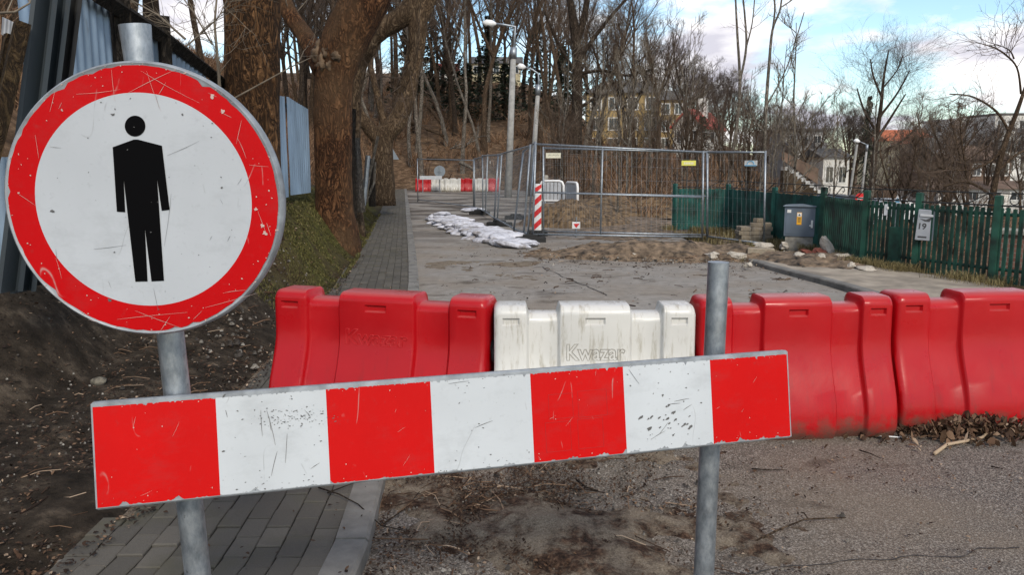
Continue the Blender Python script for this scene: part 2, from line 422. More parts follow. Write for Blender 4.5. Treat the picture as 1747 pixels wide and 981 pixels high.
X['drygrass'] = m_var('dry_grass', [(0, (0.07, 0.055, 0.022)), (0.6, (0.19, 0.15, 0.065)), (1, (0.33, 0.28, 0.14))])
X['sheet'] = m_sheet('corrugated_steel_blue', (0.26, 0.36, 0.48)); X['sheet_dk'] = m_sheet('corrugated_steel_dark', (0.035, 0.048, 0.058))
X['wood_dk'] = m_bark('dark_weathered_wood', (0.010, 0.008, 0.006), (0.03, 0.024, 0.018), (0.06, 0.05, 0.04), 10)
X['wood_br'] = m_bark('brown_weathered_wood', (0.016, 0.010, 0.005), (0.060, 0.038, 0.018), (0.11, 0.075, 0.035), 10)
X['wood_gr'] = m_bark('grey_weathered_wood', (0.04, 0.035, 0.03), (0.12, 0.108, 0.095), (0.22, 0.2, 0.18), 10)
_b = Mat('white_woven_sack', 0.8, spec=0.2); _c = _b.ramp(_b.noise(6, 7), [(0.3, (0.34, 0.34, 0.37)), (0.55, (0.62, 0.63, 0.69))]); _c = _b.mix(_b.ramp(_b.noise(3.1, 7, _b.pos, 0.7), [(0.52, 0.0), (0.66, 0.8)]), _c, (0.17, 0.14, 0.11)); _b.col(_c); _b.bump(_b.noise(14, 6, rough=0.7), 0.8, 0.03); X['bag'] = _b.m
X['green'] = m_simple('green_fence_paint', (0.009, 0.056, 0.037), 0.7, 0, 0.45, 4, 0.2)
X['green_lt'] = m_simple('faded_teal_fence_paint', (0.008, 0.074, 0.060), 0.75, 0, 0.4, 3, 0.2)
X['iron'] = m_flat('black_iron', (0.014, 0.015, 0.015), 0.6)
X['cab'] = m_simple('blue_grey_cabinet_paint', (0.105, 0.135, 0.175), 0.5, 0, 0.12, 3)
X['cab_lid'] = m_simple('cabinet_lid', (0.16, 0.20, 0.245), 0.5, 0, 0.1, 3)
X['conc'] = m_simple('weathered_concrete', (0.26, 0.245, 0.215), 0.92, 0, 0.3, 6, 0.6)
X['stone'] = m_var('rubble_stone', [(0, (0.22, 0.19, 0.15)), (1, (0.50, 0.46, 0.40))])
X['soilstone'] = m_simple('earthy_stone', (0.15, 0.135, 0.105), 0.95, 0, 0.4, 30, 0.8)
X['brickred'] = m_simple('red_brick_rubble', (0.16, 0.045, 0.028), 0.9, 0, 0.3, 10, 0.5)
X['brickpaver'] = m_var('stacked_paver', [(0, (0.19, 0.16, 0.12)), (1, (0.36, 0.31, 0.24))])
X['lightgrey'] = m_simple('light_grey_paint', (0.44, 0.46, 0.49), 0.45, 0, 0.08, 6)
X['mailgrey'] = m_simple('mailbox_grey', (0.27, 0.29, 0.325), 0.5, 0, 0.08, 6)
X['white'] = m_simple('white_paint', (0.70, 0.70, 0.68), 0.6, 0, 0.1, 5)
X['offwhite'] = m_simple('off_white_board', (0.62, 0.60, 0.48), 0.6, 0, 0.1, 5)
X['yellow'] = m_flat('yellow_board', (0.58, 0.56, 0.10)); X['orange'] = m_flat('warning_yellow', (0.75, 0.38, 0.02))
X['skyblue'] = m_flat('blue_logo', (0.16, 0.42, 0.62)); X['ink'] = m_flat('dark_ink', (0.04, 0.04, 0.045))
X['rubber'] = m_simple('black_rubber', (0.012, 0.012, 0.012), 0.8, 0, 0.2)
X['sred'] = m_flat('signal_red', (0.58, 0.012, 0.015), 0.4); X['swhite'] = m_flat('signal_white', (0.72, 0.72, 0.72), 0.4)
X['signback'] = m_flat('sign_back_grey', (0.20, 0.235, 0.27), 0.5, 0.3)
X['pole'] = m_simple('concrete_pole', (0.30, 0.30, 0.29), 0.85, 0, 0.15, 5)
X['lamp'] = m_flat('lamp_cover', (0.75, 0.76, 0.76), 0.3)
X['glass'] = m_glass()
X['ochre'] = m_simple('ochre_render', (0.36, 0.26, 0.115), 0.9, 0, 0.15, 1.0)
X['cream'] = m_simple('cream_render', (0.62, 0.55, 0.36), 0.9, 0, 0.12, 0.8)
X['wallwhite'] = m_simple('white_render', (0.66, 0.65, 0.61), 0.9, 0, 0.12, 0.8)
X['wallgrey'] = m_simple('grey_render', (0.33, 0.33, 0.33), 0.9, 0, 0.15, 0.8)
X['wallbrown'] = m_simple('brown_render', (0.16, 0.105, 0.075), 0.9, 0, 0.2, 0.8)
X['roofred'] = m_simple('red_roof_tile', (0.30, 0.055, 0.04), 0.85, 0, 0.2, 2)
X['rooforange'] = m_simple('orange_roof_tile', (0.42, 0.12, 0.05), 0.85, 0, 0.2, 2)
X['roofgrey'] = m_simple('grey_roofing', (0.10, 0.095, 0.09), 0.85, 0, 0.2, 2)
X['carwhite'] = m_flat('white_car_paint', (0.68, 0.69, 0.70), 0.3); X['cardark'] = m_flat('dark_car_paint', (0.03, 0.035, 0.045), 0.3)
X['string'] = m_flat('pale_root', (0.36, 0.27, 0.18), 0.8)
X['crack'] = m_flat('crack_dark', (0.035, 0.032, 0.03), 0.95)

# ------------------------------------------------------------------ setting: terrain, road, pavements
rng = random.Random(7); random.seed(7); nrng = np.random.RandomState(7)
def curve(pix, z, ext_lo=-6.0, ext_hi=None):
    p = sorted([gnd(a, b, z) for a, b in pix], key=lambda q: q.y)
    ys = [q.y for q in p]; xs = [q.x for q in p]
    s0 = (xs[1] - xs[0]) / (ys[1] - ys[0])
    ys.insert(0, ext_lo); xs.insert(0, xs[0] + s0 * (ext_lo - ys[1]))
    if ext_hi:
        s1 = (xs[-1] - xs[-2]) / (ys[-1] - ys[-2]); xs.append(xs[-1] + s1 * (ext_hi - ys[-1])); ys.append(ext_hi)
    return np.array(ys), np.array(xs)
KERB_H = 0.085
KY, KX = curve([(618, 955), (654, 832), (716, 495), (711, 440), (703, 385), (698, 350), (694, 324)], KERB_H, ext_hi=60)
KX[0] = KX[1] - 0.25
SY, SX = curve([(60, 981), (205, 880), (570, 490), (606, 440), (638, 380), (655, 350), (674, 324)], KERB_H, ext_hi=60)
SX[0] = SX[1]
RY = np.array([-6, 4, 7, 9.8, 12.2, 16, 25, 48, 60.]); RX = np.array([4.9, 4.6, 4.4, 4.12, 3.74, 3.6, 3.6, 3.6, 3.6])
Kf = lambda y: np.interp(y, KY, KX)
Sf = lambda y: np.interp(y, SY, SX)
Rf = lambda y: np.interp(y, RY, RX)
FENCE_PIX = [(1150, 391), (1240, 394), (1318, 412), (1400, 427), (1472, 448), (1560, 462), (1692, 481), (1800, 495), (1930, 512)]
FP = [gnd(a, b, 0.05) for a, b in FENCE_PIX]
FYs = np.array([p.y for p in FP][::-1]); FXs = np.array([p.x for p in FP][::-1])
o_ = np.argsort(FYs); FYs, FXs = FYs[o_], FXs[o_]
def height(x, y, bump=True):
    x = np.asarray(x, float); y = np.asarray(y, float)
    u = x / np.maximum(y, 5.0)
    d = Sf(np.clip(y, -6, 60)) - x
    g = 0.14 + 0.86 * ss(5.0, 10.5, y)
    bank = g * (1.0 * ss(0.02, 0.95, d)) + 0.80 * np.maximum(0, d - 2.6) * ss(1, 8, y)
    bank = np.maximum(bank, .82 * ss(.75, 1.75, d) * ss(3.4, 5.4, y))
    bank = 24 * (1 - np.exp(-bank / 24))
    far = ss(20, 40, y)
    bank = bank * (1 - 0.55 * far * ss(3.5, 0.5, d))
    s = np.interp(u, [-4, -.1, .0, .05, .1, .16, .25, .33, .45], [.30, .30, .27, .18, .075, .055, .042, 0, 0])
    y0 = np.interp(u, [-.12, .0, .06, .1, .16, .25], [50, 50, 40, 29, 26, 26])
    fr = s * np.maximum(0, y - y0); fr = 26 * (1 - np.exp(-fr / 26))
    r = x - np.interp(y, FYs, FXs)
    drop = -2.0 * ss(.24, .40, u) * ss(.4, 5.0, r)
    z = np.maximum(bank, fr) + drop
    # broad hole behind the mesh fence
    z = z - 0.55 * np.exp(-(((x - 3.1) / 1.5) ** 2 + ((y - 20.5) / 2.2) ** 2))
    return z - 0.035
def hz(x, y): return float(height(x, y))

def grid_axis(lo, hi, n, focus, tight):
    t = np.linspace(-1, 1, n); s = np.sinh(t * tight) / np.sinh(tight)
    return np.where(s < 0, focus + s * (focus - lo), focus + s * (hi - focus))
gx = grid_axis(-190, 260, 300, -1.5, 4.6); gy = np.concatenate([np.linspace(-8, 3, 23)[:-1], 3 * np.exp(np.linspace(0, math.log(600 / 3), 260))])
GX, GY = np.meshgrid(gx, gy); GZ = height(GX, GY)
off = (GX < Sf(np.clip(GY, -6, 60)) - 0.12) | (GX > np.interp(GY, FYs, FXs) + 0.1) | (GY > 50)
bz = np.array([mnoise.fractal(Vector((x * .9, y * .9, 0)), 1.0, 2.0, 5) for x, y in zip(GX.ravel(), GY.ravel())]).reshape(GX.shape)
bz2 = np.array([mnoise.noise(Vector((x * 5, y * 5, 3))) for x, y in zip(GX.ravel(), GY.ravel())]).reshape(GX.shape)
GZ = GZ + off * (bz * 0.05 * (1 + 0.03 * GY) + bz2 * 0.018 * (GY < 20))
nx, ny = len(gx), len(gy)
idx = np.arange(nx * ny).reshape(ny, nx)
faces = np.stack([idx[:-1, :-1], idx[:-1, 1:], idx[1:, 1:], idx[1:, :-1]], -1).reshape(-1, 4)
me = bpy.data.meshes.new('ground'); me.from_pydata(np.stack([GX, GY, GZ], -1).reshape(-1, 3).tolist(), [], faces.tolist())
D_ = Sf(np.clip(GY, -6, 60)) - GX
moss = ss(.0, .25, D_) * ss(7.6, 9.2, GY) * ss(3.2, 1.6, D_) * ss(24, 16, GY) + ss(.05, .2, D_) * ss(1.6, .8, D_) * ss(20, 24, GY) * ss(54, 46, GY)
litter = np.maximum(ss(1.8, 3.0, D_), ss(20, 25, GY) * (GX > Rf(np.clip(GY, -6, 60)) - 4)); litter = np.maximum(litter, ss(48, 51, GY))
RR = GX - Rf(np.clip(GY, -6, 60))
dry = ss(1.0, 1.5, RR) * ss(30, 24, GY) * 0.9
for nm, arr in (('moss', np.clip(moss, 0, 1)), ('litter', np.clip(litter, 0, 1)), ('dry', np.clip(dry, 0, 1))):
    a = me.attributes.new(nm, 'FLOAT', 'POINT'); a.data.foreach_set('value', arr.ravel().astype(np.float32))
me.polygons.foreach_set('use_smooth', np.ones(len(faces), dtype=bool)); me.materials.append(X['terrain']); me.update()
struct('ground', me)

def strip(name, yl, xa, xb, z, mat, nxs=2, zfun=None):
    mb = MB(); ys = yl; rows = []
    for y in ys:
        a, b = xa(y), xb(y)
        for k in range(nxs):
            x = a + (b - a) * k / (nxs - 1)
            mb.v.append((float(x), float(y), z if zfun is None else zfun(float(x), float(y))))
    for i in range(len(ys) - 1):
        for k in range(nxs - 1):
            q = i * nxs + k; mb.f.append((q, q + 1, q + nxs + 1, q + nxs)); mb.var.append(.5); mb.mi.append(0)
    return struct(name, mb.mesh(name, mat, True))
ylr = np.concatenate([np.linspace(-5, 14, 77)[:-1], np.linspace(14, 49, 60)])
def road_z(x, y):
    e = 0.02 * mnoise.noise(Vector((x * .6, y * .45, 9))) + 0.006 * mnoise.noise(Vector((x * 2.3, y * 2.0, 4)))
    return e * (0.5 if y < 6 else 1.0)
strip('road', ylr, lambda y: Kf(y) - .03, lambda y: Rf(y) + .02, 0, X['asphalt'], 34, road_z)
# kerbs as runs of concrete stones
def kerb(name, curve_f, side, y0, y1, h, w, step=1.0):
    mb = MB(); y = y0
    while y < y1:
        a = Vector((float(curve_f(y + .004)), y + .004)); b = Vector((float(curve_f(min(y + step, y1) - .004)), min(y + step, y1) - .004))
        t = (b - a).normalized(); nrm = Vector((t.y, -t.x)) * side
        dz = rng.uniform(-.006, .006); ch = .014
        prof = [(0, -.15), (0, h + dz - ch), (ch, h + dz), (w, h + dz), (w, -.15)]
        pts = [(a.x - nrm.x * o, a.y - nrm.y * o, z) for o, z in prof] + [(b.x - nrm.x * o, b.y - nrm.y * o, z) for o, z in prof]
        fs = [(i, i + 1, i + 6, i + 5) for i in range(4)] + [(4, 3, 2, 1, 0), (5, 6, 7, 8, 9)]
        mb.add(pts, fs); y += step
    return struct(name, mb.mesh(name, X['kerb']))
kerb('kerb', Kf, 1, -4, 49, KERB_H, 0.13)
kerb('kerb', Rf, -1, -4, 12.6, 0.07, 0.14)
# pavement of small concrete pavers
mb = MB(); y = -2.0; BW, BL = 0.101, 0.165
mb2 = []
for row in range(int(50 / BL)):
    y = -2.0 + row * BL
    xr = float(Kf(y + BL / 2)) - 0.135; xl = float(Sf(y + BL / 2)); n = max(6, int(round((xr - xl) / BW)))
    tx = float(Kf(y + BL) - Kf(y)) / BL
    for k in range(n):
        x = xr - BW * (k + .5); off_ = (k % 2) * BL * .5
        if x < xl + rng.uniform(-.10, .03) and k > n - 2: continue
        zt = KERB_H - 0.008 + rng.uniform(-.005, .005) - .012 * max(0, mnoise.noise(Vector((x * 1.5, y * 1.2, 0))))
        mb.cbox((x + tx * off_, y + BL / 2 + off_, zt - .04), (BW - .004, BL - .004, .08), .004, -math.atan(tx) + rng.uniform(-.012, .012))
struct('pavement', mb.mesh('pavement', X['paver']))
strip('pavement_bed', np.linspace(-3, 50, 110), lambda y: Sf(y) - .03, lambda y: Kf(y) - .10, KERB_H - .045, X['dirt'])
yr = np.linspace(-4, 12.5, 60)
strip('pavement_beside_fence', yr, lambda y: Rf(y) + .13, lambda y: np.maximum(Rf(y) + 1.2, np.minimum(np.interp(y, FYs, FXs) - .25, Rf(y) + 1.9)), .062, X['sandy'], 12,
      lambda x, y: .062 + .012 * mnoise.noise(Vector((x * 2, y * 2, 0))))

# soil washed onto the road: height fields whose ragged edges dip below the asphalt
def patch(name, cxy, rx, ry, h, amp, mat, fr=2.2, base=0.0, n=90, rz=0.0, cut=0.012, seed=0.0):
    mb = MB(); keep = np.zeros((n, n), bool); P = {}
    for j in range(n):
        for i in range(n):
            a, b = -1.25 + 2.5 * i / (n - 1), -1.25 + 2.5 * j / (n - 1)
            x = cxy[0] + a * rx * math.cos(rz) - b * ry * math.sin(rz); y = cxy[1] + a * rx * math.sin(rz) + b * ry * math.cos(rz)
            r2 = a * a + b * b
            z = h * (1 - r2) + amp * mnoise.fractal(Vector((x * fr, y * fr, seed)), .9, 2.1, 6) + amp * .25 * mnoise.noise(Vector((x * 17, y * 17, seed)))
            P[(i, j)] = (x, y, base + z - cut); keep[j, i] = z > -.004
    ids = {}
    def vid(k):
        if k not in ids: ids[k] = len(mb.v); mb.v.append(P[k])
        return ids[k]
    for j in range(n - 1):
        for i in range(n - 1):
            if keep[j, i] or keep[j, i + 1] or keep[j + 1, i] or keep[j + 1, i + 1]:
                mb.f.append((vid((i, j)), vid((i + 1, j)), vid((i + 1, j + 1)), vid((i, j + 1)))); mb.var.append(rng.random()); mb.mi.append(0)
    return struct(name, mb.mesh(name, mat, True))
patch('soil_drift', (0.10, 3.45), 0.95, 1.6, .030, .060, X['dirt'], 1.7, n=150, rz=-.12)
patch('soil_drift', (-.75, 6.8), .45, 2.3, .02, .03, X['dirt'], 2, n=70, rz=.1, seed=4)
patch('soil_drift', (-.35, 12.3), .8, 1.3, .01, .04, X['dirt2'], 1.4, n=70, seed=8)
patch('soil_mound', (2.55, 13.6), 2.4, .85, .26, .11, X['mound'], 1.7, n=110, rz=-.12, seed=2)
patch('soil_mound', (4.7, 12.6), 1.0, 1.4, .16, .08, X['mound'], 2.0, n=70, rz=.3, seed=3)
patch('excavated_floor', (2.6, 20.5), 2.4, 4.2, .06, .06, X['mound'], 1.2, n=80, seed=13)
patch('spoil_heap', (1.6, 21.0), 1.5, 1.5, .62, .18, X['earth'], 1.2, n=60, seed=6)
patch('spoil_heap', (3.4, 25.5), 2.6, 1.6, .55, .16, X['earth'], .9, n=50, seed=16)
patch('soil_drift', (3.6, 4.95), .75, .40, .05, .035, X['dirt'], 2.4, n=80, seed=11)
patch('soil_drift', (2.9, 10.9), 1.2, .5, .005, .03, X['dirt'], 2.0, n=70, seed=21)

# crack lines in the asphalt
def crack(p, q, w, seed, n=40):
    mb = MB(); p = Vector(p); q = Vector(q); t = (q - p).normalized(); nn = Vector((t.y, -t.x, 0))
    for i in range(n):
        f = i / (n - 1); c = p.lerp(q, f) + nn * (.05 * mnoise.fractal(Vector((f * 6, seed, 0)), 1, 2, 4))
        ww = w * (.5 + rng.random()); z = road_z(c.x, c.y) + .004
        mb.v += [tuple(c + nn * ww + Vector((0, 0, z))), tuple(c - nn * ww + Vector((0, 0, z)))]
        if i: k = 2 * i; mb.f.append((k - 2, k - 1, k + 1, k)); mb.var.append(.5); mb.mi.append(0)
    struct('road_crack', mb.mesh('road_crack', X['crack']))
crack(gnd(925, 455), gnd(1035, 506), .008, 1.0); crack(gnd(1230, 978), gnd(1740, 935), .0035, 5.0)

# ------------------------------------------------------------------ water-filled plastic road barriers
BAR_L = 1.2
def barrier_mesh(L=BAR_L):
    half = L / 2
    bl = [(-half, -half + .20), (-.215, .215), (half - .20, half)]
    slots = [(-half + .055, -half + .145), (-.055, .055), (half - .145, half - .055)]
    tr = .011
    xs = {-half + .012, half - .012, -half + .03, half - .03}
    for a, b in bl:
        for e in (a, b):
            if abs(abs(e) - half) < 1e-6: continue
            for k in (-tr, -tr * .6, -tr * .2, tr * .2, tr * .6, tr): xs.add(e + k)
        xs.add((a + b) / 2)
    for a, b in slots: xs |= {a - .005, a + .005, b - .005, b + .005}
    for c in (-.31, .31): xs.add(c)
    xs = sorted(xs)
    xs = [-half] + xs + [half]
    def blk(x):
        v = 0.0
        for a, b in bl:
            lo = 1.0 if abs(a + half) < 1e-6 else float(ss(a - tr, a + tr, x)); hi = 1.0 if abs(b - half) < 1e-6 else 1 - float(ss(b - tr, b + tr, x))
            v = max(v, min(lo, hi))
        return v
    zr = [0, .02, .05, .09, .13, .17, .21, .25, .29, .33, .37, .41, .46, .51, .56, .61, .65, .690, .699, .725, .734, .748]
    top = [(-.044, 0), (-.028, .006), (-.015, .017), (-.006, .030), (0, .050)]
    def hd(z):
        return .118 + .115 * (1 - float(ss(.10, .56, z))) + .02 * (1 - z / .8) - .03 * (1 - float(ss(0, .05, z)))
    rings = []
    for n, x in enumerate(xs):
        b = blk(x); T = .752 + .048 * b; ins = 0.0
        if n in (0, len(xs) - 1): ins = .022
        elif n in (1, len(xs) - 2): ins = .006
        pr = []
        for z in zr:
            zz = z * T / .8; h = hd(z) - .030 * (1 - b) - ins
            if .695 <= z <= .73 and any(a < x < c for a, c in slots): h -= .016
            pr.append((h, zz))
        h0 = hd(.76) - .030 * (1 - b) - ins
        for dz, i in top: pr.append((h0 - i, T + dz - ins))
        ring = [(x, -h, z) for h, z in pr] + [(x, h, z) for h, z in reversed(pr)]
        rings.append(ring)
    mb = MB(); m = len(rings[0])
    for r in rings: mb.v += r
    for i in range(len(rings) - 1):
        for k in range(m):
            k2 = (k + 1) % m
            mb.f.append((i * m + k, (i + 1) * m + k, (i + 1) * m + k2, i * m + k2)); mb.var.append(.5); mb.mi.append(0)
    mb.f.append(tuple(range(m))); mb.f.append(tuple((len(rings) - 1) * m + k for k in range(m - 1, -1, -1))); mb.var += [.5, .5]; mb.mi += [0, 0]
    return mb
def smooth_by_angle(me, deg=38):
    import bmesh
    me.polygons.foreach_set('use_smooth', np.ones(len(me.polygons), dtype=bool))
    bm = bmesh.new(); bm.from_mesh(me); lim = R(deg)
    bmesh.ops.recalc_face_normals(bm, faces=bm.faces)
    for e in bm.edges:
        if len(e.link_faces) == 2 and e.calc_face_angle(0) > lim: e.smooth = False
    bm.to_mesh(me); bm.free()
bar_mb = barrier_mesh()
me_red = bar_mb.mesh('red_barrier_shell', X['p_red']); smooth_by_angle(me_red)
me_white = bar_mb.mesh('white_barrier_shell', X['p_white']); smooth_by_angle(me_white)
def text_mesh(s, size, mat, fill=True, bevel=0.0, extrude=0.002, offset=0.0, shear=0.0, sx=1.0):
    cu = bpy.data.curves.new('lettering', 'FONT'); cu.body = s; cu.size = size; cu.extrude = extrude
    cu.align_x = 'CENTER'; cu.align_y = 'CENTER'; cu.offset = offset; cu.shear = shear; cu.resolution_u = 4
    cu.fill_mode = 'BOTH' if fill else 'NONE'; cu.bevel_depth = bevel; cu.bevel_resolution = 1
    o = bpy.data.objects.new('lettering', cu); COL.objects.link(o); bpy.context.view_layer.update()
    dg = bpy.context.evaluated_depsgraph_get(); m = bpy.data.meshes.new_from_object(o.evaluated_get(dg))
    bpy.data.objects.remove(o); bpy.data.curves.remove(cu)
    m.materials.clear(); m.materials.append(mat)
    if sx != 1.0: m.transform(Matrix.Diagonal((sx, 1, 1, 1)))
    return m
kw_w = text_mesh('Kwazar', .125, X['emb_white'], False, .0022, 0, .003, 0, .92)
kw_r = text_mesh('Kwazar', .125, X['emb_red'], False, .0022, 0, .003, 0, .92)
def barrier(label, shell, loc, rz, letter=None, scale=None):
    t = thing('plastic_barrier', label, 'barrier', loc, rz, 'plastic road barriers across the street')
    link('shell', shell, t)
    if letter:
        q = link('lettering', letter, t); q.location = (0, -.128, .535); q.rotation_euler = (R(85), 0, 0)
    mb = MB()
    for s in (-1, 1):
        mb.tube([(s * (BAR_L / 2 - .025), 0, .50), (s * (BAR_L / 2 + .016), 0, .50)], .045, 16)
    mb.build('coupling_stub', X['rubber'], t, True)
    if scale: t.scale = scale
    return t
def bar_from_px(label, shell, pa, pb, ya, yb, letter=None, z=0.0, sc_=None):
    a = at(pa[0], pa[1], ya); b = at(pb[0], pb[1], yb)
    L = (b - a).to_2d().length; c = (a + b) / 2
    s = sc_ or (L / BAR_L, 1, 1)
    return barrier(label, shell, (c.x, c.y, z), math.atan2(b.y - a.y, b.x - a.x), letter, s)
BARS = dict(
    left=((484, 500), (840, 520), 4.93, 4.55), white=((843, 530), (1180, 524), 4.50, 4.52),
    right=((1185, 520), (1508, 510), 4.56, 4.66), last=((1512, 510), (1850, 510), 4.74, 4.86))
b_ = BARS['left']; bar_from_px('red plastic barrier at the left end of the near row, mossy bank behind it', me_red, *b_, letter=kw_r)
b_ = BARS['white']; bar_from_px('dirty white plastic barrier between two red ones in the near row', me_white, *b_, letter=kw_w, z=-.03)
b_ = BARS['right']; bar_from_px('red plastic barrier just right of the white one, behind the right sign post', me_red, *b_)
b_ = BARS['last']; bar_from_px('red plastic barrier with dead leaves heaped against its foot', me_red, *b_)
c_ = at(1850, 510, 4.86) + Vector((.58, .10, 0))
# far end of the closed stretch
def far_bar(px, shell, label, i):
    p = gnd(px, 328.5); t = barrier(label, shell, (p.x, 46.0 + (i % 2) * .15, -.02), 0, None, (.74, 1, .98)); return t
for i, (px, sh, lb) in enumerate([
        (718, me_red, 'small distant red barrier at the left end of the far row'),
        (745, me_white, 'distant white barrier beside the left red one in the far row'),
        (770, me_white, 'distant white barrier left of the middle red one in the far row'),
        (795, me_red, 'distant red barrier in the middle of the far row'),
        (818, me_white, 'distant white barrier half hidden behind mesh fence posts'),
        (838, me_red, 'distant red barrier at the right end of the far row')]):
    far_bar(px, sh, lb, i)

# ------------------------------------------------------------------ sign and striped board on posts
def frame_matrix(origin, xdir, zdir):
    x = Vector(xdir).normalized(); z = Vector(zdir); z = (z - x * z.dot(x)).normalized(); y = z.cross(x)
    return Matrix(((x.x, y.x, z.x, origin[0]), (x.y, y.y, z.y, origin[1]), (x.z, y.z, z.z, origin[2]), (0, 0, 0, 1)))
def local_px(M, px, py, yoff=0.0):
    Mi = M.inverted(); o = Mi @ Vector((0, 0, CAMH)); d = (Mi.to_3x3() @ ray(px, py)); t = (yoff - o.y) / d.y
    q = o + d * t; return q.x, q.z
# striped board
B_TL, B_BL, B_TR, B_BR = atd(153, 687, 1.853), atd(165, 872, 1.853), atd(1347, 596, 2.285), atd(1347, 749, 2.285)
bl_, br_ = (B_TL + B_BL) / 2, (B_TR + B_BR) / 2
bo = (bl_ + br_) / 2; bx = br_ - bl_; bL = bx.length; bz_ = (B_TL - B_BL) + (B_TR - B_BR); bH = .25
MBd = frame_matrix(bo, bx, bz_)
board = thing('barrier_board', 'long red and white striped board bolted across two grey posts', 'barrier board', mat=MBd)
mb = MB(); tk = .024
mb.cbox((0, tk / 2, 0), (bL, tk, bH), .004, top_only=False)
mb.box((0, tk + .004, bH / 2 - .006), (bL - .02, .010, .010))
back = mb.build('backing_panel', X['rim'], board)
cuts = [local_px(MBd, x, y)[0] for x, y in ((159, 780), (372, 765), (560, 752), (738, 738), (908, 718), (1066, 702), (1214, 686), (1347, 672))]
cuts[0] = -bL / 2 + .004; cuts[-1] = bL / 2 - .004
brng = random.Random(3)
for i in range(7):
    a, b = cuts[i], cuts[i + 1]; n = 130; mb = MB(); h = bH / 2 - .003
    white = i % 2 == 1
    # ragged bottom and top edges where the sheeting has worn off
    top = [(a + (b - a) * k / n, h - .008 - .010 * max(0, mnoise.fractal(Vector((a * 9 + k * .16, 1, 0)), .7, 2.2, 5) - .12)) for k in range(n + 1)]
    bot = [(a + (b - a) * k / n, -h + .003 + .013 * max(0, mnoise.fractal(Vector((a * 9 + k * .055, 7, 0)), .7, 2.2, 5) - .05)) for k in range(n + 1)]
    vv = [(x, -.0012, z) for x, z in top] + [(x, -.0012, z) for x, z in bot]
    mb.add(vv, [(n + 1 + k, n + 2 + k, k + 1, k) for k in range(n)])
    mb.build('white_stripe' if white else 'red_stripe', X['board_white' if white else 'board_red'], board)
def scratches(mb, pts, yoff, w):
    for (x0, z0), (x1, z1) in pts:
        n = 5; d = Vector((x1 - x0, z1 - z0)); L = d.length
        if L < 1e-5: continue
        nn = Vector((-d.y, d.x)) / L; bend = brng.uniform(-.05, .05) * L * .5; o = len(mb.v)
        for k in range(n):
            f = k / (n - 1); c = Vector((x0, z0)) + d * f + nn * bend * math.sin(math.pi * f)
            ww = w * (.25 + math.sin(math.pi * min(1, .12 + f * .8))) * brng.uniform(.6, 1.1)
            mb.v += [(c.x + nn.x * ww, yoff, c.y + nn.y * ww), (c.x - nn.x * ww, yoff, c.y - nn.y * ww)]
            if k: q = o + 2 * k; mb.f.append((q - 2, q - 1, q + 1, q)); mb.var.append(.5); mb.mi.append(0)
def chip(mb, x, z, r, yoff, asp=1.0, rot=0.0):
    n = 9; pts = []
    for k in range(n):
        a = 2 * math.pi * k / n; q = r * brng.uniform(.35, 1.15)
        X_, Z_ = q * math.cos(a) * asp, q * math.sin(a)
        pts.append((x + X_ * math.cos(rot) - Z_ * math.sin(rot), yoff, z + X_ * math.sin(rot) + Z_ * math.cos(rot)))
    mb.add(pts, [tuple(range(n))])
mb = MB(); hb = bH / 2
px_lines = [((445, 700), (448, 745)), ((460, 715), (463, 735)), ((455, 700), (470, 760)), ((490, 740), (487, 790)), ((473, 770), (463, 812)), ((385, 700), (388, 712)), ((520, 700), (530, 712)),
            ((765, 655), (800, 650)), ((1150, 685), (1175, 680)), ((1140, 690), (1160, 688)), ((1165, 700), (1180, 690)), ((1110, 750), (1135, 735)), ((1125, 740), (1140, 720)), ((810, 730), (840, 718)), ((1072, 630), (1090, 655)), ((530, 800), (545, 790))]
scratches(mb, [(local_px(MBd, *a), local_px(MBd, *b)) for a, b in px_lines], -.0022, .0006)
for k in range(150):
    x, z = local_px(MBd, brng.gauss(500, 34), brng.gauss(712, 9)); chip(mb, x, z, brng.uniform(.0004, .0017), -.0022, brng.uniform(.6, 3), brng.uniform(-.4, .4))
for i in (1, 3, 5):
    a, b = cuts[i], cuts[i + 1]
    for k in range(46):
        x = brng.uniform(a + .008, b - .008); z = brng.choice((brng.uniform(-hb, hb), hb - abs(brng.gauss(0, .03)) - .006, -hb + abs(brng.gauss(0, .02)) + .006))
        z = max(-hb + .008, min(hb - .008, z))
        chip(mb, x, z, brng.uniform(.0006, .0021) * (1.7 if brng.random() < .08 else 1), -.0022, brng.uniform(.6, 2.4), brng.uniform(-.7, .7))
for k in range(26):
    x, z = local_px(MBd, brng.gauss(1145, 22), brng.gauss(712, 26))
    if cuts[5] + .01 < x < cuts[6] - .01: chip(mb, x, z, brng.uniform(.002, .0055), -.0021, brng.uniform(1, 2.4), .5)
mb.build('worn_marks', X['scr_dark'], board)
mb = MB()
for i in (0, 2, 4, 6):
    a, b = cuts[i], cuts[i + 1]
    for k in range(3):
        x, z = brng.uniform(a + .01, b - .03), brng.uniform(-.11, .10); an = brng.uniform(.2, 1.5); L = brng.uniform(.008, .04)
        q = (min(b - .006, x + L * math.cos(an)), max(-.115, min(.115, z + L * math.sin(an))))
        scratches(mb, [((x, z), q)], -.0021, .0002)
    for k in range(16):
        chip(mb, brng.uniform(a + .006, b - .006), brng.choice((brng.uniform(-.11, .11), hb - .01 - abs(brng.gauss(0, .012)), -hb + .012 + abs(brng.gauss(0, .012)))), brng.uniform(.0005, .0018), -.0021, brng.uniform(.6, 1.8), brng.uniform(0, 3))
mb.build('pale_scratches', X['scr_light'], board)
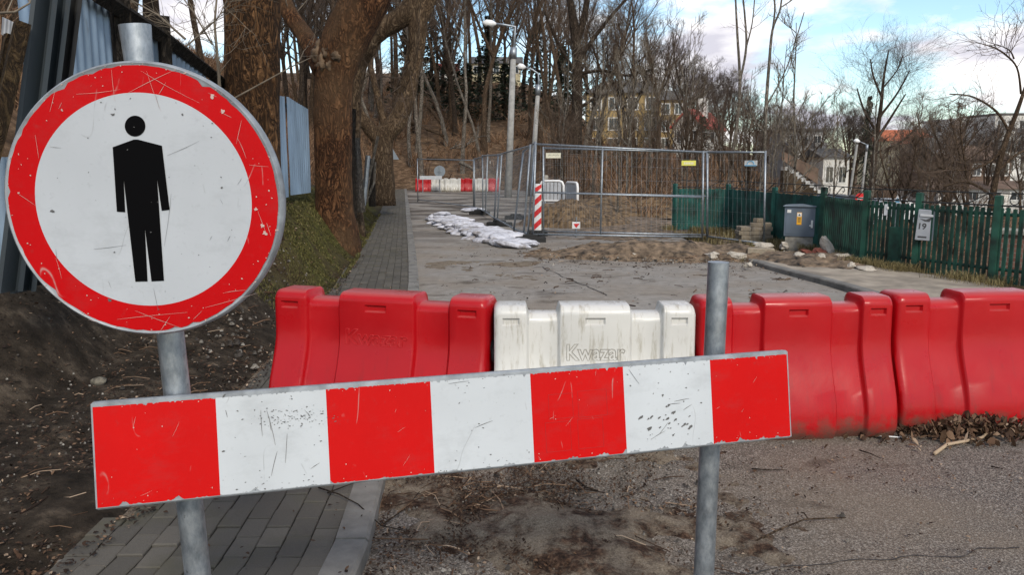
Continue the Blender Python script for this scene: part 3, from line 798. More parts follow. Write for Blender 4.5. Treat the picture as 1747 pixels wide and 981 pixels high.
# faint raised rectangles pressed into the fifth stripe
mb = MB()
for (x0, y0, x1, y1) in ((985, 668, 1036, 708), (930, 722, 975, 768), (985, 716, 1030, 762), (935, 674, 978, 712)):
    p0, p1 = local_px(MBd, x0, y0), local_px(MBd, x1, y1)
    for q0, q1 in (((p0[0], p0[1]), (p1[0], p0[1])), ((p1[0], p0[1]), (p1[0], p1[1])), ((p1[0], p1[1]), (p0[0], p1[1])), ((p0[0], p1[1]), (p0[0], p0[1]))):
        mb.tube([(q0[0], -.0012, q0[1]), (q1[0], -.0012, q1[1])], .0005, 6)
mb.build('embossed_lines', X['emb_board'], board)

# prohibition sign
SIGN_YAW = R(2.5); roll = R(-1.5)
so = atd(246.5, 343, 1.762)
sx_ = Vector((math.cos(SIGN_YAW), math.sin(SIGN_YAW), 0))
MS = frame_matrix(so, sx_ * math.cos(roll) + Vector((0, 0, 1)) * math.sin(-roll) * -1, Vector((0, 0, 1)) * math.cos(roll) + sx_ * math.sin(roll))
sign = thing('prohibition_sign', 'round white sign with red border and black standing figure', 'traffic sign', mat=MS)
SR = .300; nS = 128
def disc_ring(mb, r0, r1, y, rag=0.0):
    o = len(mb.v)
    for k in range(nS):
        a = 2 * math.pi * k / nS; q = r1 - rag * max(0, mnoise.noise(Vector((math.cos(a) * 14, math.sin(a) * 14, 2)))) - (rag if brng.random() < .05 else 0)
        mb.v += [(r0 * math.cos(a), y, r0 * math.sin(a)), (q * math.cos(a), y, q * math.sin(a))]
    for k in range(nS):
        k2 = (k + 1) % nS; mb.f.append((o + 2 * k, o + 2 * k + 1, o + 2 * k2 + 1, o + 2 * k2)); mb.var.append(.5); mb.mi.append(0)
mb = MB()   # dished plate with a rolled rim
prof = [(0, 0), (SR - .011, 0), (SR - .005, -.003), (SR - .001, .001), (SR + .001, .014), (SR, .030), (SR - .004, .033), (SR - .008, .030), (SR - .009, .004), (0, .004)]
for r, yv in prof:
    for k in range(nS):
        a = 2 * math.pi * k / nS; mb.v.append((max(r, .0005) * math.cos(a), yv, max(r, .0005) * math.sin(a)))
for i in range(len(prof) - 1):
    for k in range(nS):
        k2 = (k + 1) % nS; mb.f.append((i * nS + k, (i + 1) * nS + k, (i + 1) * nS + k2, i * nS + k2)); mb.var.append(.5); mb.mi.append(0)
me_ = mb.mesh('plate', X['rim']); smooth_by_angle(me_, 50); link('plate', me_, sign)
mb = MB(); disc_ring(mb, .2325, SR - .010, -.0020, .005); mb.build('red_border', X['sign_red'], sign)
mb = MB(); disc_ring(mb, .0, .2325, -.0020); mb.build('white_face', X['sign_white'], sign)
Z1 = 500 / 981.0
def sp(p): x, z = local_px(MS, p[0] * Z1, p[1] * Z1, -.0032); return (x, -.0032, z)
body = [(377, 492), (448, 466), (461, 466), (542, 487), (568, 702), (541, 705), (526, 600), (549, 940), (507, 942), (485, 765), (494, 942), (453, 943), (425, 700), (414, 600), (419, 710), (391, 708)]
mb = MB(); mb.add([sp(p) for p in reversed(body)], [tuple(range(len(body)))])
mb.add([sp((452 + 34.5 * math.cos(a), 421 + 35 * math.sin(a))) for a in [-2 * math.pi * k / 40 for k in range(40)]], [tuple(range(40))])
mb.build('figure_symbol', X['black'], sign)
mb = MB()
sl = [((105, 175), (100, 185)), ((130, 160), (205, 152)), ((190, 118), (196, 172)), ((250, 120), (275, 190)), ((283, 140), (268, 165)), ((300, 118), (215, 160)), ((395, 200), (375, 190)), ((412, 205), (403, 245)),
      ((420, 270), (405, 235)), ((425, 281), (458, 284)), ((440, 360), (455, 400)), ((455, 380), (462, 402)), ((200, 545), (320, 533)), ((270, 570), (290, 540)), ((230, 530), (310, 560)), ((350, 525), (440, 500)),
      ((60, 230), (66, 270)), ((85, 190), (95, 150)), ((330, 545), (345, 530)), ((380, 500), (420, 495)), ((30, 330), (60, 350)), ((370, 165), (355, 158)), ((150, 545), (170, 550)), ((95, 440), (105, 475)), ((240, 300 - 180), (340, 175))]
scratches(mb, [(local_px(MS, *a, -.0034), local_px(MS, *b, -.0034)) for a, b in sl], -.0034, .00030)
for k in range(120):
    a = brng.uniform(0, 2 * math.pi); r = brng.choice((brng.uniform(.24, .295), .294 - abs(brng.gauss(0, .003))))
    chip(mb, r * math.cos(a), r * math.sin(a), brng.uniform(.0006, .0020), -.0034, brng.uniform(.7, 1.8), brng.uniform(0, 3))
for px, py in ((436, 357), (362, 164), (452, 398), (448, 385), (380, 190)):
    x, z = local_px(MS, px, py, -.0034); chip(mb, x, z, .006, -.0035, 1.0)
mb.build('pale_scratches', X['scr_light'], sign)
mb = MB()
dl = [((265, 160), (272, 185)), ((285, 265), (340, 240)), ((292, 330), (280, 420)), ((405, 315), (412, 304)), ((388, 412), (393, 402)), ((160, 425), (215, 418)), ((95, 425), (97, 445)), ((185, 480), (190, 492)), ((270, 530), (262, 492)), ((85, 250), (105, 252)), ((376, 340), (380, 348)), ((358, 410), (362, 402))]
scratches(mb, [(local_px(MS, *a, -.0034), local_px(MS, *b, -.0034)) for a, b in dl], -.0034, .0003)
for px, py, r in ((192, 195, .0042), (89, 360, .0045), (172, 174, .002), (196, 186, .002), (195, 430, .002), (311, 195, .0025), (362, 210, .002), (150, 235, .002), (377, 302, .002), (378, 320, .0025), (187, 512, .004), (270, 528, .002)):
    x, z = local_px(MS, px, py, -.0034); chip(mb, x, z, r, -.0034, 1.2)
for k in range(40):
    a = brng.uniform(0, 6.28); r = .23 * math.sqrt(brng.random()); chip(mb, r * math.cos(a), r * math.sin(a), brng.uniform(.0005, .0014), -.0034, brng.uniform(.5, 2), brng.uniform(0, 3))
mb.build('dark_scratches', X['scr_dark'], sign)
mb = MB()
for zc in (-.12, .12):
    mb.box((-.002, .031, zc), (.16, .012, .030)); 
    for s in (-1, 1): mb.tube([(s * .055, .026, zc), (s * .055, .13, zc)], .005, 8)
mb.build('bracket', X['rim'], sign)

def post(label, pix_top, pix_low, Y, r, flat=0.0):
    p1 = at(*pix_top, Y); p0 = at(*pix_low, Y); d = (p1 - p0)
    gz = float(height(p0.x, Y)); zb = (KERB_H - .03) if Kf(Y) > p0.x > Sf(Y) else -.02
    base = p0 + d * ((zb - p0.z) / d.z); L = (p1 - base).length
    t = thing('sign_post', label, 'post', base); mb = MB(); n = 40; pts = []; ax = d.normalized()
    rads = [r] * (n + 1)
    def wob(i, a, p):
        f = i / n
        e = max(0.0, (f - .955) / .045) if flat else 0.0
        k = 1 + .012 * mnoise.noise(Vector((a, f * 20, r * 50)))
        return k * (1 + flat * e * math.cos(2 * a + wob.ph))
    wob.ph = 0.0
    pts = [ax * (L * i / n) for i in range(n + 1)]
    # first cross direction of tube(): t x X-axis -> points along -Y, so a = pi/2 is sideways
    wob.ph = math.pi
    mb.tube(pts, rads, 28, True, wob=wob)
    me = mb.mesh('tube', X['galv']); smooth_by_angle(me, 40); link('tube', me, t)
    mb = MB(); mb.lathe([(r * 2.0, -.01), (r * 2.0, .018), (r * 1.15, .03), (r * 1.15, .06)], 24)
    mb.build('base_collar', X['rim'], t)
    return t
post('dented grey steel post carrying the round sign, leaning left', (230, 42), (333, 940), 1.90, .0312, .16)
post('upright grey steel post holding the right end of the striped board', (1226, 447), (1201, 975), 2.29, .0303)
for px, py, Y in ((313, 665, 1.955), (1216, 610, 2.255)):
    pass

# ------------------------------------------------------------------ corrugated fence and timber on the left bank
FX = -3.4
def corrugated(label, name, p0, p1, ztop0, ztop1, zb0, zb1, mat, pitch=.115, amp=.016, lean=0.0, rail=True):
    # p0, p1 ground plan ends; the wave runs along the sheet, the top follows ztop
    a, b = Vector((p0[0], p0[1], 0)), Vector((p1[0], p1[1], 0)); L = (b - a).length; t = (b - a) / L; nn = Vector((t.y, -t.x, 0))
    c = (a + b) / 2; root = thing(name, label, 'metal fence', (c.x, c.y, min(zb0, zb1)), 0, 'corrugated steel fence panels on the left bank')
    o = root.location; mb = MB(); n = max(8, int(L / pitch * 8)); rows = 6; ph = rng.random() * 6
    for r in range(rows + 1):
        g = r / rows
        for i in range(n + 1):
            f = i / n; s = f * L; w = math.sin(2 * math.pi * s / pitch + ph); w = max(-.75, min(.75, w * 1.25))
            zb = zb0 + (zb1 - zb0) * f; zt = ztop0 + (ztop1 - ztop0) * f
            p = a + t * s + nn * (amp * w + lean * g + .012 * mnoise.noise(Vector((s * 2, g * 2, ph))))
            mb.v.append((p.x - o.x, p.y - o.y, zb + (zt - zb) * g - o.z))
    W = n + 1
    for r in range(rows):
        for i in range(n): mb.f.append((r * W + i, r * W + i + 1, (r + 1) * W + i + 1, (r + 1) * W + i)); mb.var.append(.5); mb.mi.append(0)
    mb.build('sheet', mat, root, True)
    if rail:
        mb = MB(); q0 = a + nn * (-.05 + lean) - o; q1 = b + nn * (-.05 + lean) - o
        mb.tube([(q0.x, q0.y, ztop0 - .12 - o.z), (q1.x, q1.y, ztop1 - .12 - o.z)], .028, 6); mb.build('rail', X['wood_dk'], root)
    return root
def zrow(px, row, Y): return at(px, row, Y).z
SH = X['sheet']
corrugated('tall blue corrugated steel sheet beside the leaning dark sheets', 'fence_sheet', (FX + .02, 5.75), (FX, 7.05), 3.35, 3.15, .75, .8, SH, .12)
corrugated('blue corrugated sheet directly behind the top of the left sign post', 'fence_sheet', (FX, 7.22), (FX, 7.95), 2.92, 2.83, .8, .8, SH, .10)
corrugated('blue corrugated sheet under the sloping beam right of the sign post top', 'fence_sheet', (FX, 8.02), (FX, 9.15), 2.80, 2.62, .8, .85, SH, .11)
corrugated('short ribbed sheet just left of the thick foreground trunk', 'fence_sheet', (FX, 9.3), (FX, 10.3), 2.52, 2.42, .85, .9, SH, .13)
corrugated('pale blue corrugated sheet between the two big trunks, left one', 'fence_sheet', (FX - .02, 11.2), (FX, 12.28), 2.52, 2.55, 1.0, 1.06, SH, .12)
corrugated('pale blue corrugated sheet between the two big trunks, right one', 'fence_sheet', (FX + .02, 12.36), (FX + .03, 13.55), 2.56, 2.45, 1.08, 1.08, SH, .12)
def beam(name, label, cat, pts, size, mat, sides=4, group=None, taper=1.0):
    p0 = Vector(pts[0]); t = thing(name, label, cat, p0, 0, group); mb = MB()
    n = len(pts); mb.tube([Vector(p) - p0 for p in pts], [size * (1 + (taper - 1) * i / (n - 1)) for i in range(n)], sides); mb.build('shaft', mat, t); return t
beam('timber_beam', 'dark sloping timber along the top of the corrugated fence', 'beam', [at(160, -14, 6.6), at(290, 70, 8.2), at(392, 150, 9.9)], .075, X['wood_dk'])
beam('gap_post', 'dark upright filling the door gap between two blue sheets left of the sign post top', 'post', [(FX + .05, 7.13, .4), (FX + .05, 7.13, 3.2)], .10, X['wood_dk'])  # dark upright fills the dark door gap between the sheets
beam('gap_post', 'dark timber post right of the sign post top', 'post', [(FX + .06, 7.98, .4), (FX + .06, 7.98, 2.95)], .07, X['wood_dk'])
# leaning dark sheets at the far left
def leaning(label, pxs, Y, mat, w):
    tl, bl = at(pxs[0][0], pxs[0][1], Y), at(pxs[1][0], pxs[1][1], Y - .25)
    ax = (tl - bl); t = thing('leaning_sheet', label, 'metal sheet', bl, 0, 'dark folded sheets leaning by the left edge'); mb = MB()
    prof = [(0, 0), (.02, -.03), (.06, -.035), (.08, 0), (.10, .03), (.14, .03), (.16, 0), (.18, -.03), (.22, -.03)]
    for f in (0, .25, .5, .75, 1):
        for dx, dy in prof: q = ax * f; mb.v.append((q.x + dx * w, q.y + dy * 1.4 + .5 * dx, q.z))
    n = len(prof)
    for r in range(4):
        for k in range(n - 1): mb.f.append((r * n + k, r * n + k + 1, (r + 1) * n + k + 1, (r + 1) * n + k)); mb.var.append(.5); mb.mi.append(0)
    mb.build('sheet', mat, t); return t
leaning('dark blue-green folded sheet nearest the left picture edge', ((58, -20), (-4, 500)), 5.0, X['sheet_dk'], .5)
leaning('dark folded sheet in the middle of the leaning stack', ((82, -20), (20, 500)), 5.15, X['sheet_dk'], .5)
leaning('black sheet standing in for the dark gap next to the tall blue panel', ((106, -20), (44, 490)), 5.3, X['rubber'], .45)  # black surface added to stand for the shade in the open gap
corrugated('blue corrugated sheet showing low behind the sign disc', 'fence_sheet', at(-5, 470, 5.6).to_2d(), at(90, 470, 5.9).to_2d(), 1.6, 1.6, hz(-3.3, 5.7), hz(-3.2, 5.7), SH, .12, rail=False)
beam('wooden_plank', 'brown weathered plank leaning at the left picture edge', 'plank', [at(-30, 330, 4.6), at(8, 180, 4.75), at(38, 40, 4.9)], .055, X['wood_br'], 4)
beam('wooden_plank', 'brown rotten plank crossing the left picture corner', 'plank', [at(-30, 250, 4.9), at(2, 150, 4.95), at(20, 60, 5.0)], .05, X['wood_br'], 4)
mb = MB()
tS = thing('torn_sheet', 'pale torn ribbed scrap behind the brown plank', 'metal scrap', at(24, 50, 5.6))
o = tS.location
for k in range(9):
    mb.v += [tuple(at(4 + k * 3.2, 28 + k * 1.5, 5.6 + .02 * (k % 2)) - o), tuple(at(2 + k * 3.2, 58 + k * 1.5, 5.6 + .02 * (k % 2)) - o)]
    if k: q = 2 * k; mb.f.append((q - 2, q, q + 1, q - 1)); mb.var.append(.5); mb.mi.append(0)
mb.build('sheet', X['lightgrey'], tS)

# timber and metal poles beyond the second big trunk
PG = None
beam('wooden_post', 'dark leaning wooden post right beside the second big trunk', 'post', [at(600, 372, 16), at(596, 260, 16), at(598, 185, 16)], .12, X['wood_dk'], 7)
beam('wooden_post', 'grey weathered plank post right of the dark one', 'post', [at(617, 362, 17), at(607, 235, 17)], .085, X['wood_gr'], 4)
beam('metal_post', 'pale thin metal pole beside the grey plank post', 'post', [at(620, 350, 18), at(628, 265, 18)], .055, X['galv'], 8)
beam('leaning_pole', 'long pale pole leaning up against the forked trunk', 'pole', [at(621, 355, 18.5), at(630, 300, 18.5), at(645, 232, 18.5)], .035, X['palebark'], 6)
beam('leaning_pole', 'short pale pole leaning beside the pavement', 'pole', [at(619, 358, 19), at(638, 312, 19), at(640, 276, 19)], .03, X['palebark'], 6)
beam('wooden_post', 'black post stub standing among the leaning poles', 'post', [at(635, 352, 20), at(634, 270, 20)], .09, X['wood_dk'], 6)

# ------------------------------------------------------------------ trees
def rv(r, s=1.0): return Vector((r.gauss(0, s), r.gauss(0, s), r.gauss(0, s)))
def spray(r, mb, p, d, L, rad, depth, sides=3, up=.10, kids=4, thin=.0022):
    # one twig with its side twigs
    n = 3 if depth else 2; pts = [p.copy()]; dd = d.normalized(); q = p.copy()
    for i in range(n):
        dd = (dd + rv(r, .13) + Vector((0, 0, up))).normalized(); q = q + dd * (L / n); pts.append(q.copy())
    mb.tube(pts, [rad * (1 - .75 * i / n) + thin * .3 for i in range(n + 1)], sides, False)
    if depth:
        for k in range(kids):
            f = r.uniform(.25, 1.0); i = min(n - 1, int(f * n)); s = pts[i].lerp(pts[i + 1], f * n - i)
            nd = (pts[i + 1] - pts[i]).normalized(); side = nd.cross(rv(r)).normalized()
            spray(r, mb, s, nd * .8 + side * r.uniform(.45, .95), L * r.uniform(.4, .62), max(thin, rad * .5), depth - 1, 3, up, kids)
def tree_meshes(seed, h, r0, bare=.35, limbs=16, ang=.75, up=.12, lean=.03, barkm='treebark', twigm='twig', fork=False, depth=2, kids=5, reach=.34, tk=1.0):
    r = random.Random(seed); tb, cb = MB(), MB()
    def stem(base, d, H, rad, nl, b0):
        n = 14; pts = [base]; dd = d.normalized()
        for i in range(n):
            dd = (dd + Vector((r.gauss(0, .055), r.gauss(0, .055), .06))).normalized(); pts.append(pts[-1] + dd * (H / n))
        rr = [rad * ((1 - i / n) ** .85) + .012 for i in range(n + 1)]
        if b0 > .2: rr[0] *= 1.45; rr[1] *= 1.08
        tb.tube(pts, rr, 8, False)
        for k in range(nl):
            f = b0 + (1 - b0) * ((k + r.random()) / nl); i = min(n - 1, int(f * n)); p = pts[i].lerp(pts[i + 1], f * n - i); rad_l = rr[i] * r.uniform(.35, .55)
            a = r.uniform(0, 6.283); out = Vector((math.cos(a), math.sin(a), 0)); el = r.uniform(.35, .9) / ang
            L = H * reach * r.uniform(.6, 1.15) * (1.12 - .75 * (f - b0) / (1 - b0 + 1e-6)); m = 5; lp = [p]; ld = (out + Vector((0, 0, el))).normalized()
            for j in range(m):
                ld = (ld + rv(r, .13) + Vector((0, 0, up))).normalized(); lp.append(lp[-1] + ld * (L / m))
            lr = [rad_l * (1 - .8 * j / m) + .006 for j in range(m + 1)]
            tb.tube(lp, lr, 5, False)
            for j in range(7):
                g = r.uniform(.22, 1.0); jj = min(m - 1, int(g * m)); s = lp[jj].lerp(lp[jj + 1], g * m - jj); nd = (lp[jj + 1] - lp[jj]).normalized(); side = nd.cross(rv(r)).normalized()
                spray(r, cb, s, nd + side * r.uniform(.5, 1.0), L * r.uniform(.32, .55), (.011 + .008 * r.random()) * tk, depth, 3, up, kids, .0032 * tk)
        return pts, rr
    pts, rr = stem(Vector((0, 0, -.25)), Vector((r.gauss(0, lean), r.gauss(0, lean), 1)), h, r0, limbs, bare)
    if fork:
        for k in range(2):
            i = r.randint(4, 7); a = r.uniform(0, 6.28)
            stem(pts[i], Vector((math.cos(a) * .42, math.sin(a) * .42, 1)), h * (1 - i / 14) * .95, rr[i] * .75, limbs // 2, .25)
    return tb.mesh('trunk', X[barkm], True), cb.mesh('crown', X[twigm], False)
def plant_tree(name, label, cat, meshes, loc, rz, s, group):
    t = thing(name, label, cat, loc, rz, group); link('trunk', meshes[0], t); link('crown', meshes[1], t); t.scale = (s[0], s[0], s[1]) if hasattr(s, '__len__') else (s,) * 3
    return t
P = {}
for k in range(3): P['tall', k] = tree_meshes(100 + k, 17, .17, .42, 15, .62, .16, .05, 'treebark', 'twig', k == 1, 2, 4, .25)
for k in range(2): P['dark', k] = tree_meshes(200 + k, 15, .20, .34, 16, .75, .14, .06, 'darkbark', 'twig_dk', True, 2, 4, .30)
for k in range(2): P['pale', k] = tree_meshes(300 + k, 16, .13, .45, 13, .6, .12, .07, 'palebark', 'twig', False, 2, 4, .22)
for k in range(3): P['wide', k] = tree_meshes(400 + k, 11, .17, .22, 19, .85, .13, .05, 'treebark', 'twig_dk', k != 1, 2, 5, .42)
for k in range(2): P['young', k] = tree_meshes(500 + k, 7.5, .055, .12, 14, .55, .20, .05, 'treebark', 'twig', True, 1, 5, .34, .8)
for k in range(2): P['thin', k] = tree_meshes(600 + k, 9, .050, .25, 11, .55, .16, .10, 'palebark', 'twig_lt', False, 1, 4, .24, .8)
trng = random.Random(21)
placed = []
def ok(x, y, dmin):
    for a, b in placed:
        if (a - x) ** 2 + (b - y) ** 2 < dmin * dmin: return False
    placed.append((x, y)); return True
LBL = dict(tall='tall slender grey-brown bare tree among many on the wooded hillside', dark='dark-barked bare tree with forked stems on the wooded hillside',
           pale='pale-barked slim bare tree among many on the wooded hillside', wide='spreading bare tree in the belt of trees across the valley on the right',
           young='low many-stemmed bare sapling in the brown thicket behind the mesh fence', thin='thin pale bare sapling in the brown thicket behind the mesh fence')
GRP = dict(tall='tall bare trees on the wooded hillside', dark='dark bare trees on the wooded hillside', pale='pale bare trees on the wooded hillside',
           wide='bare trees across the valley', young='bushy saplings in the thicket', thin='thin saplings in the thicket')
NM = dict(tall='bare_tree', dark='bare_tree', pale='birch_tree', wide='bare_tree', young='sapling', thin='sapling')
def scatter(kind, nvar, count, ur, yr_, sr, dmin, cond=None):
    n = 0; tries = 0
    while n < count and tries < 6000:
        tries += 1; y = math.exp(trng.uniform(math.log(yr_[0]), math.log(yr_[1]))); u = trng.uniform(*ur); x = u * y
        if cond and not cond(x, y, u): continue
        if not ok(x, y, dmin): continue
        s = trng.uniform(*sr)
        plant_tree(NM[kind], LBL[kind], 'tree', P[kind, trng.randrange(nvar)], (x, y, hz(x, y)), trng.uniform(0, 6.28), (s * trng.uniform(.9, 1.25), s), GRP[kind]); n += 1
# hillside behind the far barrier
scatter('tall', 3, 38, (-.30, .085), (53, 100), (.75, 1.1), 2.4)
scatter('pale', 2, 20, (-.22, .09), (52, 85), (.75, 1.1), 2.2)
scatter('dark', 2, 24, (-.30, .085), (54, 110), (.8, 1.15), 2.6)
# left bank behind the fence
scatter('tall', 3, 26, (-.9, -.14), (12, 50), (.7, 1.0), 1.6, lambda x, y, u: Sf(min(y, 60)) - x > 3.2)
scatter('dark', 2, 10, (-.9, -.16), (14, 52), (.7, 1.0), 1.8, lambda x, y, u: Sf(min(y, 60)) - x > 3.6)
# thicket behind the mesh fence
scatter('young', 2, 26, (.05, .30), (25, 62), (.32, .58), 1.2, lambda x, y, u: x > 2.2 and not (abs(x - 3.1) < 2.4 and y < 24))
scatter('thin', 2, 24, (.04, .34), (24, 66), (.5, .95), 1.1, lambda x, y, u: x > 2.2 and not .215 < u < .285 and not (abs(x - 3.1) < 2.4 and y < 24))
scatter('tall', 3, 8, (.05, .19), (36, 62), (.5, .72), 2.4)
scatter('dark', 2, 4, (.09, .215), (46, 66), (.6, .8), 2.6)
scatter('dark', 2, 8, (.06, .22), (96, 125), (.8, 1.05), 3)
# valley and slope to the right
scatter('wide', 3, 22, (.20, .43), (78, 118), (.75, 1.0), 3.2, lambda x, y, u: not (.22 < u < .285 and y < 88))
scatter('wide', 3, 12, (.42, .72), (62, 130), (.6, .9), 4.0)
scatter('wide', 3, 4, (.36, .70), (46, 62), (.5, .68), 4.0)
scatter('wide', 3, 10, (.30, .72), (160, 200), (1.0, 1.4), 5.0)
scatter('young', 2, 7, (.34, .70), (26, 58), (.5, .8), 2.5)
scatter('thin', 2, 7, (.34, .70), (22, 50), (.6, .9), 2.0)

# conifers
def conifer_mesh(seed, h, w):
    r = random.Random(seed); tb, cb = MB(), MB(); tb.tube([(0, 0, -.2), (0, 0, h * .5), (0, 0, h)], [.16, .10, .02], 7, False)
    for k in range(int(h * 17)):
        f = (k + r.random()) / (h * 17); z = h * (.06 + .94 * f); L = w * (1 - f) ** .8 * r.uniform(.65, 1.1) + .12; a = r.uniform(0, 6.28); d = Vector((math.cos(a), math.sin(a), 0)); s = Vector((-d.y, d.x, 0))
        for j in range(9):
            g = (j + r.random()) / 9; c = d * (L * g) + Vector((0, 0, z - .35 * L * g * g + r.uniform(-.06, .06))); q = .20 * (1.2 - g * .5)
            dd = (d * r.uniform(.2, 1) + s * r.uniform(-1, 1) + Vector((0, 0, r.uniform(-.7, .1)))).normalized(); ww = dd.cross(rv(r)).normalized() * .05
            cb.add([c - ww, c + ww, c + dd * q], [(0, 1, 2)])
            cb.add([c + ww * 2, c + ww * 2 + dd * q * .8 + ww * 2, c + dd * q], [(0, 1, 2)])
    return tb.mesh('trunk', X['darkbark'], True), cb.mesh('crown', X['needle'])
CN = [conifer_mesh(1, 9, 1.7), conifer_mesh(2, 7, 2.0)]
def conifer(label, px, Y, s, k, group=None):
    x = (px - PW / 2) / F * Y; plant_tree('conifer_tree', label, 'tree', CN[k], (x, Y, hz(x, Y) - .1), trng.uniform(0, 6), s, group)
conifer('narrow dark spruce rising between bare trees across the valley', 1470, 92, (.85, 1.25), 0)
conifer('dark conifer at the left gable of the white house', 1192, 70, (.9, .55), 1)
for i, (px, Y, s) in enumerate([(770, 74, 1.1), (800, 70, .9), (835, 78, 1.2), (862, 72, .9), (955, 70, 1.0), (975, 76, 1.1), (915, 80, 1.2), (700, 80, 1.2), (740, 84, 1.2)]):
    conifer('dark evergreen standing among bare trunks high on the wooded hillside', px, Y, (s * 1.3, s * .8), i % 2, 'evergreens on the hillside')

# individual trees drawn limb by limb
def limb_tree(name, label, limbs, Y, barkm, twigm, seed, kids=4, twn=14, twl=1.1, sides=20, knobs=(), rough=.10, base_z=None, tk=1.0, group=None):
    r = random.Random(seed); base = at(limbs[0][0][0], limbs[0][0][1], Y); root = thing(name, label, 'tree', base, 0, group); tb, cb = MB(), MB()
    for li, L in enumerate(limbs):
        raw = [(at(p[0], p[1], Y + (p[3] if len(p) > 3 else 0)) - base, p[2] / 2 / F * Y) for p in L]
        # catmull-rom refinement
        pts, rad = [], []
        n = len(raw); sub = 14 if sides > 12 else 5
        for i in range(n - 1):
            p0, p1, p2, p3 = raw[max(0, i - 1)][0], raw[i][0], raw[i + 1][0], raw[min(n - 1, i + 2)][0]
            for k in range(sub):
                t = k / sub; pts.append(.5 * (2 * p1 + (p2 - p0) * t + (2 * p0 - 5 * p1 + 4 * p2 - p3) * t * t + (3 * p1 - p0 - 3 * p2 + p3) * t ** 3)); rad.append(raw[i][1] * (1 - t) + raw[i + 1][1] * t)
        pts.append(raw[-1][0]); rad.append(raw[-1][1])
        if li == 0 and sides > 12:
            pts.insert(0, pts[0] + Vector((0, 0, -.35))); rad.insert(0, rad[0] * 1.15)
        def wob(i, a, p):
            v = 1 + rough * .9 * mnoise.noise(Vector((math.cos(a) * 1.3, math.sin(a) * 1.3, p.z * 1.2 + seed)))
            v += rough * .9 * mnoise.noise(Vector((math.cos(a) * 7, math.sin(a) * 7, p.z * 1.6)))
            for kx, kz, kr, ka in knobs:
                q = at(kx, kz, Y) - base; d = (p - q).length
                if d < kr: v += ka * (1 - d / kr) ** 1.0 * (1 + .5 * mnoise.noise(Vector((math.cos(a) * 4, math.sin(a) * 4, p.z * 9))))
            return v
        tb.tube(pts, rad, sides if L[0][2] > 12 else 7, True, wob=wob if sides > 8 else None)
        if li or twn < 0:
            for k in range(abs(twn)):
                i = r.randint(int(len(pts) * .35), len(pts) - 2); nd = (pts[i + 1] - pts[i]).normalized(); side = nd.cross(rv(r)).normalized()
                spray(r, cb, pts[i], nd * .8 + side, twl * r.uniform(.5, 1.1), .011 * tk, 2, 3, .06, kids, .003 * tk)
    me = tb.mesh('trunk', X[barkm], True); link('trunk', me, root)
    if cb.f: link('crown', cb.mesh('crown', X[twigm]), root)
    return root
limb_tree('old_tree', 'thick straight trunk with deep brown furrowed bark behind the sign disc', [
    [(434, 520, 112), (432, 360, 96), (431, 180, 88), (432, 20, 88), (434, -200, 84), (438, -500, 70)],
    [(432, -150, 50), (380, -330, 40), (300, -520, 24)], [(436, -200, 50), (520, -420, 36), (600, -600, 20)]], 9.7, 'bark1', 'twig_lt', 5, twn=10, sides=40, rough=.06)
_burled = limb_tree('old_tree', 'thick reddish trunk with a pale burl, leaning limb above the pavement', [
    [(576, 420, 80), (572, 385, 72), (570, 345, 63), (569, 220, 61), (571, 140, 63), (582, 85, 72), (610, 25, 76), (648, -50, 70), (690, -160, 66), (740, -320, 46)],
    [(556, 120, 40), (520, 60, 30, .8), (488, 10, 28, 1.2), (470, -60, 24, 1.4), (450, -200, 16, 1.6)],
    [(690, -150, 40), (640, -290, 30), (600, -420, 18)]], 13.8, 'bark2', 'twig_lt', 6, twn=12, sides=44,
    knobs=((538, 92, .40, .20),), rough=.07)
mb = MB()
for bi, (kx_, kz_, kY_, br_) in enumerate([(545, 92, 13.72, .13), (553, 108, 13.62, .14), (560, 90, 13.58, .12), (548, 78, 13.78, .10), (566, 112, 13.55, .10), (556, 74, 13.7, .10), (574, 96, 13.5, .09)]):
    bc = at(kx_, kz_, kY_) - _burled.location; o = len(mb.v)
    for i in range(13):
        for k in range(18):
            th, a = math.pi * i / 12, 2 * math.pi * k / 18; d = Vector((math.sin(th) * math.cos(a), math.sin(th) * math.sin(a), math.cos(th)))
            w = br_ * (1 + .5 * mnoise.fractal(d * 1.9 + Vector((bi * 3, 0, 0)), 1, 2, 4)); mb.v.append(tuple(bc + d * w))
    for i in range(12):
        for k in range(18): k2 = (k + 1) % 18; mb.f.append((o + i * 18 + k, o + (i + 1) * 18 + k, o + (i + 1) * 18 + k2, o + i * 18 + k2)); mb.var.append(.5); mb.mi.append(0)
mb.build('burl', X['burl'], _burled, True)
limb_tree('old_tree', 'knotty grey-brown trunk whose limb bends right behind the burled tree', [
    [(603, 395, 40), (598, 300, 34), (598, 200, 34), (604, 120, 36), (622, 75, 36), (650, 50, 32), (690, 25, 34), (708, -10, 28), (730, -80, 24), (770, -200, 16)],
    [(705, 15, 22), (706, 60, 18), (700, 110, 16), (680, 160, 14)], [(640, 60, 18), (650, 0, 14), (660, -80, 10)], [(700, -20, 16), (660, -100, 12), (640, -200, 8)]],
    17.5, 'bark3', 'twig', 7, twn=10, twl=1.3, sides=22, rough=.14, knobs=((622, 80, .3, .25),))
limb_tree('old_tree', 'forked trunk by the pavement with one heavy limb arching to the right', [
    [(655, 330, 38), (654, 280, 34), (655, 235, 34), (678, 205, 32), (694, 160, 30), (704, 100, 26), (716, 40, 24), (740, -20, 22), (780, -120, 14)],
    [(650, 240, 26), (628, 215, 22), (606, 180, 18), (596, 120, 12), (584, 40, 8)], [(690, 170, 20), (712, 110, 16), (722, 40, 14), (724, -40, 10)], [(660, 230, 16), (646, 170, 12), (632, 110, 9), (628, 40, 7)]],
    24, 'bark3', 'twig', 8, twn=12, twl=1.6, sides=20, rough=.12)
